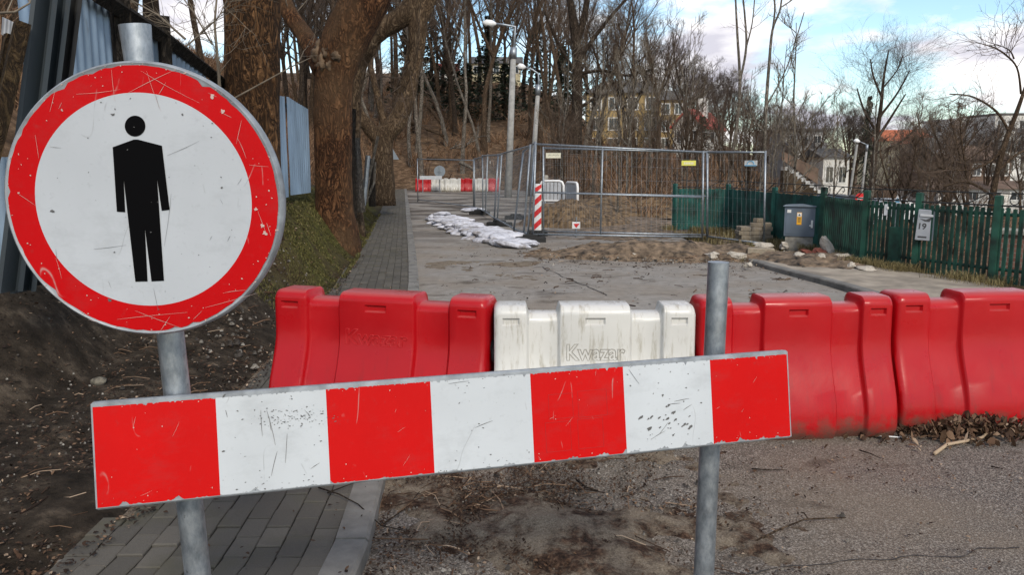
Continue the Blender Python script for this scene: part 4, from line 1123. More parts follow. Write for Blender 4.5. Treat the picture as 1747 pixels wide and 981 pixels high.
limb_tree('forked_tree', 'big forked dark tree rising behind the mesh fence beside the street lamps', [
    [(982, 262, 22), (984, 200, 19), (985, 120, 18), (983, 70, 17), (976, 20, 13), (966, -40, 10), (955, -140, 6)], [(984, 75, 13), (996, 30, 11), (1006, -30, 9), (1020, -140, 5)],
    [(986, 105, 9), (1012, 66, 7), (1040, 30, 6), (1075, -10, 4)], [(980, 120, 6), (950, 70, 5), (930, 20, 4)], [(987, 125, 7), (1030, 120, 5), (1070, 128, 4), (1110, 118, 3)], [(988, 185, 6), (1010, 170, 5), (1040, 158, 4), (1070, 140, 3)]],
    44, 'darkbark', 'twig_dk', 9, twn=9, twl=3.0, sides=10, rough=.05, kids=4)
limb_tree('tall_sapling', 'tall thin sapling rising above the right end of the mesh fence', [
    [(1296, 340, 7), (1304, 250, 6), (1307, 180, 6), (1312, 110, 5), (1318, 50, 4), (1332, 10, 3), (1336, -60, 2)], [(1304, 225, 4), (1284, 200, 4), (1275, 165, 3)], [(1318, 50, 3), (1322, 10, 3), (1316, -30, 2)], [(1308, 180, 3), (1340, 120, 2), (1360, 60, 2), (1372, 20, 1.5)], [(1332, 12, 2), (1350, 0, 2), (1362, -12, 1)]],
    26, 'palebark', 'twig', 10, twn=3, twl=.9, sides=6, kids=2)
limb_tree('tall_sapling', 'pair of thin upright stems left of the taller sapling by the fence', [
    [(1240, 330, 8), (1256, 220, 6), (1262, 140, 5), (1258, 60, 4), (1255, 0, 3), (1254, -60, 2)], [(1262, 140, 4), (1273, 80, 4), (1270, 20, 3), (1264, -40, 2)], [(1273, 80, 3), (1283, 40, 2), (1288, -10, 2)], [(1236, 300, 4), (1228, 230, 3), (1222, 180, 2)]],
    32, 'palebark', 'twig', 11, twn=4, twl=1.2, sides=6, kids=3)
limb_tree('bare_tree', 'rounded bare tree standing tallest against the sky across the valley', [
    [(1488, 345, 12), (1490, 290, 10), (1496, 230, 8), (1503, 180, 6), (1508, 130, 4), (1516, 85, 2)], [(1494, 240, 6), (1520, 200, 4), (1545, 160, 2)], [(1496, 225, 5), (1475, 190, 4), (1462, 150, 2)], [(1500, 200, 5), (1530, 160, 3), (1552, 120, 2)], [(1504, 165, 4), (1490, 130, 3), (1485, 100, 2)], [(1492, 262, 5), (1540, 240, 4), (1575, 205, 2)], [(1506, 150, 3), (1530, 120, 2), (1540, 95, 2)]],
    62, 'darkbark', 'twig_dk', 12, twn=26, twl=3.2, sides=8, kids=6)
limb_tree('bare_tree', 'near bare tree at the right edge with curved grey limbs above the fence', [
    [(1690, 360, 12), (1700, 300, 10), (1716, 240, 9), (1735, 190, 7), (1752, 140, 5), (1770, 80, 4)], [(1722, 225, 5), (1700, 190, 4), (1660, 165, 3), (1620, 160, 2)], [(1742, 160, 4), (1735, 115, 3), (1712, 90, 3), (1690, 78, 2)], [(1712, 250, 5), (1690, 275, 4), (1650, 290, 3), (1600, 285, 2)], [(1704, 290, 5), (1740, 260, 4), (1790, 245, 2)], [(1695, 335, 5), (1650, 310, 4), (1610, 318, 2)], [(1730, 100, 3), (1722, 85, 2), (1700, 75, 1)]],
    24, 'treebark', 'twig', 13, twn=9, twl=1.2, sides=8, kids=4)
for lb, px, row, Y, hgt, sd in [('bare shrub in front of the cream houses right of the rounded tree', 1590, 350, 40, 4.2, 31), ('bushy bare shrub behind the gate of the green fence', 1540, 352, 30, 3.2, 32), ('bare shrub between the mailbox and the right picture edge', 1660, 360, 28, 3.6, 33)]:
    p = at(px, row, Y); m_ = tree_meshes(sd, hgt * 1.6, .06, .08, 14, .7, .1, .1, 'treebark', 'twig', True, 1, 5, .4, .9)
    plant_tree('shrub', lb, 'shrub', m_, (p.x, p.y, hz(p.x, p.y)), 0, 1.0, None)
# bramble stems over the corrugated fence and by the first trunk
def bramble(name, label, pix, Y, seed, r=.010, tw=6, group=None):
    rr = random.Random(seed); base = at(*pix[0], Y); t = thing(name, label, 'shrub', base, 0, group); mb = MB()
    pts = [at(x, y, Y + .1 * k) - base for k, (x, y) in enumerate(pix)]
    mb.tube(pts, [r * (1 - .6 * k / (len(pts) - 1)) for k in range(len(pts))], 6, False); mb.build('stem', X['twig_lt'], t, True); mb = MB()
    for k in range(tw):
        i = rr.randrange(len(pts) - 1); spray(rr, mb, pts[i].lerp(pts[i + 1], rr.random()), (pts[i + 1] - pts[i]).normalized() + rv(rr, .6), rr.uniform(.3, .8), .004, 1, 3, .03, 3, .002)
    mb.build('side_twigs', X['twig_lt'], t)
bramble('bare_shrub', 'pale upright bare shrub stem left of the thick trunk', [(378, 205), (372, 110), (366, 40), (372, -30)], 9.1, 1, .022, 14)
bramble('bare_shrub', 'pale bare twigs arching over the top of the corrugated fence', [(316, 66), (270, 25), (225, 0), (190, -20)], 7.6, 2, .011, 12)
bramble('bare_shrub', 'forked pale twigs crossing in front of the brown slope above the fence', [(318, 78), (345, 55), (372, 30), (392, -10)], 8.5, 3, .010, 14)
bramble('bare_shrub', 'tangled pale twigs hanging above the sloping beam', [(362, 75), (330, 20), (300, -20)], 8.7, 4, .010, 14)
bramble('dry_branch', 'long thin dry branch leaning across the thick trunk', [(380, 178), (440, 145), (500, 112), (530, 98)], 8.9, 5, .011, 2)
bramble('bare_shrub', 'reddish bare twigs above the brown plank in the left corner', [(-10, 22), (25, 20), (50, 5), (60, -20)], 5.2, 6, .010, 5)
# fallen logs and pale broken branches on the hill
def fallen(label, pix, Y, r, mat='palebark', tw=4):
    rr = random.Random(int(pix[0][0])); base = at(*pix[0], Y); t = thing('fallen_branch', label, 'fallen branch', base); mb = MB(); pts = [at(x, y, Y) - base for x, y in pix]
    mb.tube(pts, [r * (1 - .6 * k / (len(pts) - 1)) for k in range(len(pts))], 7); mb.build('limb', X[mat], t, True); mb = MB()
    for k in range(tw): i = rr.randrange(len(pts) - 1); spray(rr, mb, pts[i].lerp(pts[i + 1], rr.random()), (pts[i + 1] - pts[i]).normalized() + rv(rr, .7), rr.uniform(.6, 1.3), .03, 1, 4, .05, 2, .012)
    if tw: mb.build('side_branches', X[mat], t)
fallen('bleached forked branch lying above the far barrier', [(792, 252), (800, 244), (812, 238), (816, 234)], 52, .05, tw=7)
fallen('pale fallen branch low on the slope left of the bleached one', [(768, 254), (776, 250), (780, 246)], 52, .06, tw=3)
fallen('long pale log lying along the slope behind the far row', [(728, 270), (760, 272), (792, 272)], 51, .12, 'treebark', 0)
fallen('grey fallen log slanting down towards the mesh fence', [(784, 276), (800, 284), (812, 292)], 50.5, .14, 'palebark', 0)
fallen('fallen trunk slanting across the slope above the far barrier', [(700, 208), (730, 220), (758, 232)], 60, .2, 'treebark', 2)
fallen('thin fallen trunk below the cream building on the hill', [(728, 178), (752, 210), (772, 226)], 66, .16, 'treebark', 2)

# ------------------------------------------------------------------ mesh site fence
def mesh_panel(label, a, b, za, zb, ta, tb, mids=(), midrail=None, board=None, wire=.10, rail=.021, z_rail=.05):
    # a, b plan ends; za/zb bottoms, ta/tb tops of the two end tubes (they lean where the photo shows it)
    A0, B0, A1, B1 = Vector((a[0], a[1], za)), Vector((b[0], b[1], zb)), Vector(ta), Vector(tb)
    t = thing('mesh_fence_panel', label, 'fence panel', A0, 0, 'galvanised mesh panels round the excavation'); o = A0
    for p, q in ((A0, A1), (B0, B1)):
        mb = MB(); mb.tube([p - o, q - o], rail, 8); mb.build('post', X['galv'], t, True)
    def pt(f, g): return (A0.lerp(B0, f)).lerp(A1.lerp(B1, f), g) - o
    mb = MB(); mb.tube([pt(0, .985), pt(1, .985)], rail * .9, 8); mb.build('top_rail', X['galv'], t, True)
    mb = MB(); mb.tube([pt(0, z_rail), pt(1, z_rail)], rail * .9, 8); mb.build('bottom_rail', X['galv'], t, True)
    for f in mids: mb = MB(); mb.tube([pt(f, z_rail), pt(f, .985)], rail * .8, 8); mb.build('middle_post', X['galv'], t, True)
    if midrail: mb = MB(); mb.tube([pt(0, midrail), pt(1, midrail)], rail * .8, 8); mb.build('middle_rail', X['galv'], t, True)
    mb = MB(); L = (B0 - A0).length; n = max(4, int(L / wire))
    for k in range(1, n): mb.tube([pt(k / n, z_rail), pt(k / n, .985)], .0009, 3, False)
    for g in (.2, .35, .5, .65, .8, .9): mb.tube([pt(0, g), pt(1, g)], .0009, 3, False)
    mb.build('wire_mesh', X['galv'], t)
    if board:
        px, py, w, h, m, kind = board
        Mi = frame_matrix((A0 + B0) / 2, B0 - A0, (0, 0, 1)); lx, lz = local_px(Mi, px, py, -.035); c = Mi @ Vector((lx, -.035, lz)) - o
        ang = math.atan2(B0.y - A0.y, B0.x - A0.x)
        mb = MB(); mb.cbox((0, 0, 0), (w, .006, h), .002, top_only=False); bd = mb.build('name_board', X[m], t); bd.location = c; bd.rotation_euler = (0, 0, ang)
        mb = MB()
        if kind == 'script':
            for k in range(9): mb.tube([(-.11 + k * .026, -.004, -.012 + .03 * ((k * 7) % 3) / 3), (-.095 + k * .026, -.004, .004 + .03 * ((k * 5) % 3) / 3)], .0035, 5)
            mt = 'ink'
        elif kind == 'faint':
            for k in range(6): mb.box((-.08 + k * .032, -.004, -.002), (.022, .003, .04))
            mt = 'offwhite'
        else:
            for k in range(10): a0, a1 = math.pi * k / 10, math.pi * (k + 1) / 10; mb.tube([(.075 * math.cos(a0), -.004, -.02 + .06 * math.sin(a0)), (.075 * math.cos(a1), -.004, -.02 + .06 * math.sin(a1))], .009, 5)
            mb.box((0, -.004, -.045), (.26, .003, .022)); mt = 'skyblue'
        mb.build('board_print', X[mt], bd)
    return t
def P2(px, row_b, Y): q = at(px, row_b, Y); return q
c0 = at(906, 408, 16.2); c1 = at(1195, 414, 16.2)
mesh_panel('long front mesh panel with a middle rail and a faint yellow name board', (c0.x + .03, 16.12), (c1.x, 16.05), .06, .02, at(914, 243, 16.12), at(1200, 257, 16.05), (.40,), .49, (1175, 278, .28, .10, 'yellow', 'faint'))
c2 = at(927, 400, 17.0); c3 = at(1201, 408, 16.6)
mesh_panel('second mesh panel standing just behind the front one, white board at its left', (c2.x, 17.0), (c3.x + .05, 16.5), .05, .02, at(927, 250, 17.0), at(1206, 257, 16.5), (), .49, (944, 265, .31, .11, 'offwhite', 'script'))
c4 = at(1198, 414, 16.15); c5 = at(1303, 426, 15.1)
mesh_panel('narrow mesh panel at the right end with a white and blue name board', (c4.x + .10, 16.15), (c5.x, 15.1), .02, -.02, at(1207, 257, 16.15), at(1306, 257, 15.1), (), None, (1281, 278, .28, .10, 'white', 'logo'))
def side(lbl, pa, Ya, pb, Yb, tpa, tpb, **k):
    a, b = at(pa[0], pa[1], Ya), at(pb[0], pb[1], Yb); mesh_panel(lbl, (a.x, a.y), (b.x, b.y), a.z, b.z, at(*tpa, Ya), at(*tpb, Yb), **k)
side('mesh panel running back from the near left corner, its post leaning', (876, 398), 17.3, (900, 407), 16.3, (893, 256), (913, 241), wire=.07)
side('leaning mesh panel in the middle of the receding left side', (843, 377), 20.5, (893, 407), 16.5, (850, 262), (905, 246), board=None, wire=.07)
side('mesh panel at the back of the receding left side with a small white plate', (824, 363), 25.0, (848, 382), 20.6, (823, 264), (856, 262), wire=.07, board=(836, 277, .16, .08, 'white', 'faint'))
side('double mesh panel closing the back left corner', (810, 358), 27.0, (828, 366), 24.0, (809, 270), (832, 263), wire=.07)
side('far mesh panel standing across the road left of the others', (713, 344), 33.0, (808, 357), 27.3, (712, 270), (808, 272), wire=.12)
def foot(px, row, lbl):
    p = gnd(px, row, .0); t = thing('rubber_block', lbl, 'rubber block', p, rng.uniform(-.3, .3), 'rubber feet under the mesh panels'); mb = MB(); mb.cbox((0, 0, .05), (.62, .22, .12), .02); mb.cbox((0, 0, .13), (.30, .16, .05), .01); mb.build('block', X['rubber'], t)
for px, row, lb in ((880, 374, 'black rubber foot left of the striped beacon'), (905, 413, 'black rubber foot at the near left corner of the mesh fence'), (818, 366, 'black rubber foot at the back left corner of the mesh fence'), (852, 386, 'black rubber foot halfway along the receding mesh panels')):
    foot(px, row, lb)

# striped beacon, small barrier plate, white plastic pedestrian barriers
bp = at(917, 381, 17.6); t = thing('marker_beacon', 'red and white diagonally striped beacon plate at the mesh fence corner', 'beacon', (bp.x, bp.y, .0), R(8))
mb = MB(); mb.cbox((0, 0, .62), (.16, .045, 1.02), .01, top_only=False); bpl = mb.build('plate', X['swhite'], t)
for k in range(4):
    z = .26 + k * .26; mb = MB(); z0, z1 = z - .065, z + .065
    mb.add([(-.078, -.026, max(.115, z0 - .07)), (.078, -.026, z0 + .07), (.078, -.026, min(1.125, z1 + .07)), (-.078, -.026, z1 - .07)], [(0, 1, 2, 3)]); mb.build('red_stripe', X['sred'], bpl)
mb = MB(); mb.cbox((0, 0, .06), (.40, .30, .12), .03); mb.build('rubber_base', X['rubber'], t)
bp = at(983, 386, 17.2); t = thing('warning_plate', 'small white plate with a red arrow mark low by the spoil heap', 'sign', (bp.x, bp.y, bp.z), R(-5))
mb = MB(); mb.cbox((0, 0, .02), (.17, .02, .15), .006, top_only=False); q = mb.build('plate', X['swhite'], t)
mb = MB(); mb.add([(-.06, -.012, .055), (.0, -.012, -.035), (.075, -.012, .06)], [(0, 1, 2)]); mb.build('arrow_mark', X['sred'], q)
mb = MB(); mb.tube([(0, 0, -.35), (0, 0, -.05)], .018, 8); mb.tube([(0, 0, .09), (0, 0, .2)], .014, 8); mb.build('stake', X['galv'], t)
def ped(label, pl, pr, Y0, Y1, rowt, rowb):
    a, b = at(pl, rowb[0], Y0), at(pr, rowb[1], Y1); L = (b - a).to_2d().length; h = at(pl, rowt[0], Y0).z - a.z; c = (a + b) / 2
    t = thing('pedestrian_barrier', label, 'barrier', (c.x, c.y, min(a.z, b.z)), math.atan2(b.y - a.y, b.x - a.x), 'white pedestrian barriers by the spoil heap')
    mb = MB(); r = .035; pts = [(-L / 2, 0, -.1), (-L / 2, 0, h - .12), (-L / 2 + .04, 0, h - .03), (-L / 2 + .12, 0, h), (L / 2 - .12, 0, h), (L / 2 - .04, 0, h - .03), (L / 2, 0, h - .12), (L / 2, 0, -.35)]
    mb.tube(pts, r, 8); mb.build('frame', X['swhite'], t, True); mb = MB(); mb.tube([(-L / 2, 0, .12), (L / 2, 0, .12)], .025, 6); mb.build('bottom_rail', X['swhite'], t)
    mb = MB(); n = int(L / .095)
    for k in range(1, n): mb.box((-L / 2 + L * k / n, 0, h / 2 + .05), (.088, .02, h - .16))
    mb.build('infill_slats', X['lightgrey'], t)
ped('white pedestrian barrier on the left, partly behind the striped beacon', 922, 961, 22.5, 22.3, (305, 308), (346, 350)); ped('white pedestrian barrier on the right with a rounded upper corner', 966, 985, 22.0, 21.0, (308, 312), (350, 356))
p = at(930, 303, 24); mb = MB(); t = thing('site_lamp', 'small grey box lamp behind the left white pedestrian barrier', 'lamp', p); mb.cbox((0, 0, 0), (.18, .14, .16), .03, top_only=False); mb.build('housing', X['conc'], t); mb = MB(); mb.tube([(0, 0, -1.2), (0, 0, -.08)], .03, 8); mb.build('stem', X['galv'], t)

# row of white sandbags
def sandbag_mesh(seed):
    r = random.Random(seed); mb = MB(); n, m = 22, 24; W, D, H = .36, .22, .062
    for i in range(n + 1):
        f = -1 + 2 * i / n; e = (1 - abs(f) ** 3.2) ** .55 if abs(f) < 1 else 0.0
        for k in range(m):
            a = 2 * math.pi * k / m; y = D * max(e, .45 if abs(f) < .999 else .42) * math.cos(a) * (1.0 if abs(math.cos(a)) < .9 else .96); z = H * max(e, .10) * math.sin(a)
            ww = .10 * mnoise.fractal(Vector((f * 2.2, math.cos(a) * 1.6, math.sin(a) * 1.6 + seed * 3)), 1, 2, 5)
            cr = .022 * abs(mnoise.noise(Vector((f * 6 + 9, math.cos(a) * 3 + seed, math.sin(a) * 3))))
            mb.v.append((W * f * 1.06 + ww * .2, y * (1 + ww), z * (1 + ww * 1.6) + .05 * ww - cr))
    for i in range(n):
        for k in range(m): k2 = (k + 1) % m; mb.f.append((i * m + k, (i + 1) * m + k, (i + 1) * m + k2, i * m + k2)); mb.var.append(.5); mb.mi.append(0)
    mb.f += [tuple(range(m)), tuple(n * m + k for k in range(m - 1, -1, -1))]; mb.var += [.5] * 2; mb.mi += [0] * 2
    return mb.mesh('sandbag', X['bag'], True)
SB = [sandbag_mesh(k) for k in range(4)]
line = [gnd(x, y) for x, y in ((752, 376), (770, 383), (792, 392), (818, 401), (846, 411), (872, 418), (896, 422))]
cum = [0]
for a, b in zip(line, line[1:]): cum.append(cum[-1] + (b - a).length)
srng = random.Random(4); nb = 0
for layer, (step, zz_) in enumerate(((.31, .045), (.46, .115), (9, .2))):
    for side_ in ((-.19, .0, .19) if layer == 0 else ((-.12, .16) if layer == 1 else (.03,))):
        s = .1 + srng.random() * .2
        while s < cum[-1] - (.05 if layer == 0 else .35 + .5 * layer):
            i = max(k for k in range(len(cum)) if cum[k] <= s); i = min(i, len(line) - 2); f = (s - cum[i]) / (cum[i + 1] - cum[i]); p = line[i].lerp(line[i + 1], f); d = (line[i + 1] - line[i]).normalized(); nn = Vector((-d.y, d.x, 0))
            q = p + nn * (side_ + srng.uniform(-.06, .06)); o = link('sandbag', SB[srng.randrange(4)]); o.location = (q.x, q.y, zz_ + srng.uniform(-.015, .015)); o.rotation_euler = (srng.uniform(-.16, .16), srng.uniform(-.12, .12), math.atan2(d.y, d.x) + srng.uniform(-.5, .5) + (math.pi / 2 if srng.random() < .25 else 0))
            tag(o, 'white woven sandbag in the long heap on the road beside the mesh panels', 'sandbag', 'white sandbags heaped in a row'); s += step * srng.uniform(.85, 1.2) * 1.1; nb += 1
o = link('white_sack', SB[1]); p = gnd(808, 362); o.location = (p.x, p.y, .08); o.scale = (1.1, 1.2, 1.2); tag(o, 'single white sack lying behind the row, by the back fence corner', 'sack')

# ------------------------------------------------------------------ green picket fence
gf = thing('picket_fence', 'long dark green picket fence with scrolled iron rail on top', 'fence', (FP[0].x, FP[0].y, 0))
go = gf.location
fh = 1.06
for i in range(len(FP) - 1):
    a, b = FP[i], FP[i + 1]; L = (b - a).to_2d().length; t_ = ((b - a) / L); n_ = Vector((-t_.y, t_.x, 0)); old = i < 3
    gm = X['green_lt'] if old else X['green']
    mb = MB(); wgap = .072 if old else .083; wp = .068 if old else .050; n = int(L / wgap)
    for k in range(n):
        q = a.lerp(b, (k + .5) / n); dz = rng.uniform(-.012, .012); yaw = math.atan2(t_.y, t_.x) + rng.uniform(-.05, .05)
        mb.cbox((q.x - go.x, q.y - go.y, .06 + (fh - .12) / 2 + dz), (wp * rng.uniform(.9, 1.06), .018, fh - .12), .006, yaw)
    mb.build('picket_panel', gm, gf)
    for z in (.22, fh - .14):
        mb = MB()
        mb.tube([(a.x - go.x + n_.x * .025, a.y - go.y + n_.y * .025, z), (b.x - go.x + n_.x * .025, b.y - go.y + n_.y * .025, z)], .022, 4)
        mb.build('cross_rail', gm, gf)
    mb = MB(); mb.tube([(a.x - go.x, a.y - go.y, fh - .03), (b.x - go.x, b.y - go.y, fh - .03)], .012, 6); mb.tube([(a.x - go.x, a.y - go.y, fh + .125), (b.x - go.x, b.y - go.y, fh + .125)], .009, 6)
    ns = max(2, int(L / .42))
    for k in range(ns):
        c = a.lerp(b, (k + .5) / ns) - go
        if k % 2 == 0:
            pts = [(c.x + t_.x * .058 * math.cos(2 * math.pi * j / 14), c.y + t_.y * .058 * math.cos(2 * math.pi * j / 14), fh + .048 + .062 * math.sin(2 * math.pi * j / 14)) for j in range(15)]; mb.tube(pts, .007, 5)
        else:
            pts = [(c.x + t_.x * (-.19 + .38 * f), c.y + t_.y * (-.19 + .38 * f), fh - .02 + .14 * (f * f * (3 - 2 * f))) for f in [j / 8 for j in range(9)]]; mb.tube(pts, .008, 5)
            e = c + t_ * .19
            pts = [(e.x + t_.x * .035 * math.cos(a_), e.y + t_.y * .035 * math.cos(a_), fh + .075 + .035 * math.sin(a_)) for a_ in [1.57 - j * .6 for j in range(8)]]; mb.tube(pts, .007, 5)
    mb.build('scroll_rail', X['iron'], gf)
extra = [FP[4].lerp(FP[5], .0), FP[4].lerp(FP[5], .30), FP[4].lerp(FP[5], .93)]
for k, q in enumerate(FP[:-1]):
    mb = MB(); h = fh + (.10 if k >= 3 else .05); mb.cbox((q.x - go.x, q.y - go.y, h / 2 - .1), (.08, .08, h + .2), .012, -.9); mb.build('post', X['green'] if k >= 3 else X['green_lt'], gf)
# gate in the fence with its lock plates
q = FP[4].lerp(FP[5], .60); mb = MB(); mb.cbox((q.x - go.x, q.y - go.y - .03, .36), (.20, .02, .58), .01, -.9); mb.build('gate_plate', X['green'], gf)
def plate(name, label, cat, px, row, Y, w, h, d, mat, rz, lean=0.0):
    p = at(px, row, Y); t = thing(name, label, cat, p, rz); t.rotation_euler = (0, lean, rz); mb = MB(); mb.cbox((0, 0, 0), (w, d, h), .008, top_only=False); return t, mb.build('body', X[mat], t)
fa = math.atan2(FP[5].y - FP[4].y, FP[5].x - FP[4].x)
mbx, bdy = plate('mailbox', 'light grey mailbox with the number 19 hung on the green pickets', 'mailbox', 1579, 384, 11.2, .22, .43, .09, 'mailgrey', fa * .35, R(3))
mb = MB(); mb.cbox((0, -.052, .135), (.17, .018, .035), .005, top_only=False); mb.build('letter_flap', X['lightgrey'], mbx)
mb = MB(); mb.add([(-.085, -.0475, .09), (-.005, -.0475, .075), (.055, -.0475, .115), (.075, -.0475, .118), (.04, -.0475, .05), (-.02, -.0475, .055)], [(5, 4, 3, 2, 1, 0)]); mb.build('post_horn_mark', X['ink'], bdy)
nt = text_mesh('19', .115, X['ink'], True, 0, .001, .003); q = link('house_number', nt, bdy); q.location = (-.045, -.0468, -.02); q.rotation_euler = (R(90), 0, 0)
mb = MB(); mb.box((-.025, -.0468, -.165), (.11, .002, .022)); mb.build('maker_strip', X['ink'], bdy)
t, _ = plate('intercom_plate', 'small pale grey rounded box on the pickets left of the mailbox', 'intercom', 1515, 358, 11.9, .10, .17, .05, 'lightgrey', fa * .4); mb = MB(); mb.lathe([(.02, 0), (.02, .01), (.012, .014)], 12, (0, 0, 0)); k_ = mb.build('button', X['white'], t); k_.rotation_euler = (R(90), 0, 0); k_.location = (0, -.026, .03)
t, _ = plate('white_tag', 'narrow white plate on the teal pickets behind the mesh fence', 'plate', 1254, 341, 18.2, .075, .25, .02, 'white', -.3)

# ------------------------------------------------------------------ electrical cabinet, stacked pavers, rubble
cp = gnd(1370, 423, .05); cab = thing('electrical_cabinet', 'blue-grey street cabinet on a concrete plinth beside the green fence', 'cabinet', (cp.x, cp.y + .12, -.02), R(-24)); cab.scale = (1.1, 1.1, .92)
mb = MB(); mb.cbox((0, 0, .13), (.47, .38, .36), .012); mb.build('plinth', X['conc'], cab)
mb = MB(); mb.cbox((0, 0, .31 + .29), (.52, .42, .58), .004, top_only=False); mb.build('housing', X['cab'], cab)
mb = MB(); mb.v += [(-.285, -.24, .892), (.285, -.24, .892), (.285, .235, .892), (-.285, .235, .892), (-.285, -.24, .905), (.285, -.24, .905), (.285, .235, .905), (-.285, .235, .905), (0, -.24, .935), (0, .235, .935)]
mb.f += [(3, 2, 1, 0), (0, 1, 5, 8, 4), (2, 3, 7, 9, 6), (1, 2, 6, 5), (3, 0, 4, 7), (4, 8, 9, 7), (8, 5, 6, 9)]; mb.var += [.5] * 7; mb.mi += [0] * 7; mb.build('lid', X['cab_lid'], cab)
mb = MB(); mb.cbox((.0, -.213, .60), (.47, .006, .50), .002, top_only=False); dr = mb.build('door', X['cab'], cab)
mb = MB(); mb.cbox((.17, -.232, .56), (.030, .03, .15), .006, top_only=False); mb.box((.145, -.222, .53), (.03, .02, .03)); mb.build('handle', X['white'], dr)
mb = MB(); mb.box((-.03, -.2185, .66), (.075, .003, .24)); wl_ = mb.build('warning_label', X['orange'], dr); mb = MB(); mb.box((-.03, -.2215, .735), (.066, .002, .07)); mb.build('label_top', X['white'], wl_)
mb = MB(); mb.add([(-.05, -.2235, .715), (-.01, -.2235, .715), (-.03, -.2235, .755)], [(0, 1, 2)])
for z in (.675, .65, .625, .60): mb.box((-.03, -.2212, z), (.045, .002, .010))
mb.build('warning_print', X['ink'], wl_)
mb = MB(); mb.box((-.19, -.2185, .80), (.06, .003, .06)); mb.build('small_label', X['white'], dr)
prng = random.Random(9); sp_ = gnd(1288, 414, .05); pv = MB(); pv.cbox((0, 0, 0), (.20, .10, .08), .008, top_only=False); pvm = [pv.mesh('paver', X['brickpaver'])]
pv = MB(); pv.cbox((0, 0, 0), (.20, .10, .08), .008, var=.15, top_only=False); pvm.append(pv.mesh('paver', X['brickpaver']))
def lay(x, y, z, rz, lbl='grey concrete paver in the squat stack by the green fence'):
    o = link('loose_paver', pvm[prng.randrange(2)]); o.location = (x, y, z); o.rotation_euler = (prng.uniform(-.04, .04), prng.uniform(-.04, .04), rz); tag(o, lbl, 'paver', 'pavers stacked by the green fence' if lbl.startswith('grey concrete paver in') else None)
for layer in range(5):
    for j in range(3):
        for k in range(3):
            if layer == 4 and (j > 0 or k == 0): continue
            lay(sp_.x + (k - 1) * .206 + prng.uniform(-.012, .012) + (.03 if layer % 2 else 0), sp_.y + .06 + j * .125, .07 + layer * .0815, prng.uniform(-.10, .10))
lay(sp_.x + .08, sp_.y + .08, .07 + 5 * .0815, .5, 'topmost grey paver perched on the squat paver stack')
def rock(name, label, cat, px, row, s, mat, z=0.0, seed=0, group=None):
    r = random.Random(seed + px); p = gnd(px, row, .05) if px < 1600 else gnd(px, row, .06); mb = MB(); n, m = 7, 9
    for i in range(n + 1):
        th = math.pi * i / n
        for k in range(m):
            a = 2 * math.pi * k / m; d = Vector((math.sin(th) * math.cos(a), math.sin(th) * math.sin(a), math.cos(th))); w = 1 + .55 * mnoise.noise(d * 1.3 + Vector((px, seed, 0))) + r.uniform(-.10, .10)
            mb.v.append((d.x * s[0] * w, d.y * s[1] * w, d.z * s[2] * w))
    for i in range(n):
        for k in range(m): k2 = (k + 1) % m; mb.f.append((i * m + k, (i + 1) * m + k, (i + 1) * m + k2, i * m + k2)); mb.var.append(r.random() * .3 + .5); mb.mi.append(0)
    o = link(name, mb.mesh(name, X[mat])); o.location = (p.x, p.y, .05 + s[2] * .6 + z); o.rotation_euler = (r.uniform(-.4, .4), r.uniform(-.4, .4), r.uniform(0, 6)); return tag(o, label, cat, group)
for lb, px, row, s, mat in [
    ('pointed pale stone standing tallest in the rubble by the cabinet', 1413, 436, (.10, .09, .19), 'stone'), ('flat white stone lying right of the pointed one', 1432, 444, (.17, .11, .06), 'stone'),
    ('pale broken stone at the left of the rubble below the cabinet', 1362, 445, (.15, .10, .08), 'stone'), ('rounded pale stone in front of the red brick pieces', 1400, 448, (.11, .09, .08), 'stone'),
    ('broken red brick lump in the middle of the rubble', 1398, 437, (.16, .11, .07), 'brickred'), ('second red brick lump left of the rubble centre', 1376, 436, (.13, .10, .06), 'brickred'), ('red brick shard under the pointed stone', 1422, 440, (.14, .07, .04), 'brickred'),
    ('small pale stone at the foot of the cabinet plinth', 1338, 424, (.10, .08, .08), 'stone'), ('flat pale stone near the fence post right of the rubble', 1478, 462, (.15, .08, .045), 'stone'), ('small buff stone below the gate of the green fence', 1452, 458, (.08, .07, .05), 'stone'),
    ('broad flat stone resting on the kerb block', 1303, 424, (.17, .12, .07), 'stone'), ('pale stone half sunk in the soil ridge behind the right post', 1214, 440, (.16, .10, .06), 'stone'), ('long pale stone on the soil ridge right of the post', 1256, 440, (.17, .10, .055), 'stone'),
    ('small pale pebble on the kerb end by the soil ridge', 1278, 455, (.05, .05, .04), 'stone'), ('small pale stone on the soil ridge below the mesh fence', 1082, 438, (.06, .05, .04), 'stone')]:
    rock('rubble_stone' if mat == 'stone' else 'brick_lump', lb, 'stone' if mat == 'stone' else 'brick', px, row, s, mat, 0, 3)
p = gnd(1298, 441, .03); t = thing('kerb_block', 'loose buff concrete kerb block lying on the soil by the paver stack', 'kerb block', p, R(-14)); mb = MB(); mb.cbox((0, .06, .08), (.42, .16, .17), .012, top_only=False); mb.build('block', X['brickpaver'], t)
p = gnd(1215, 452, .03)

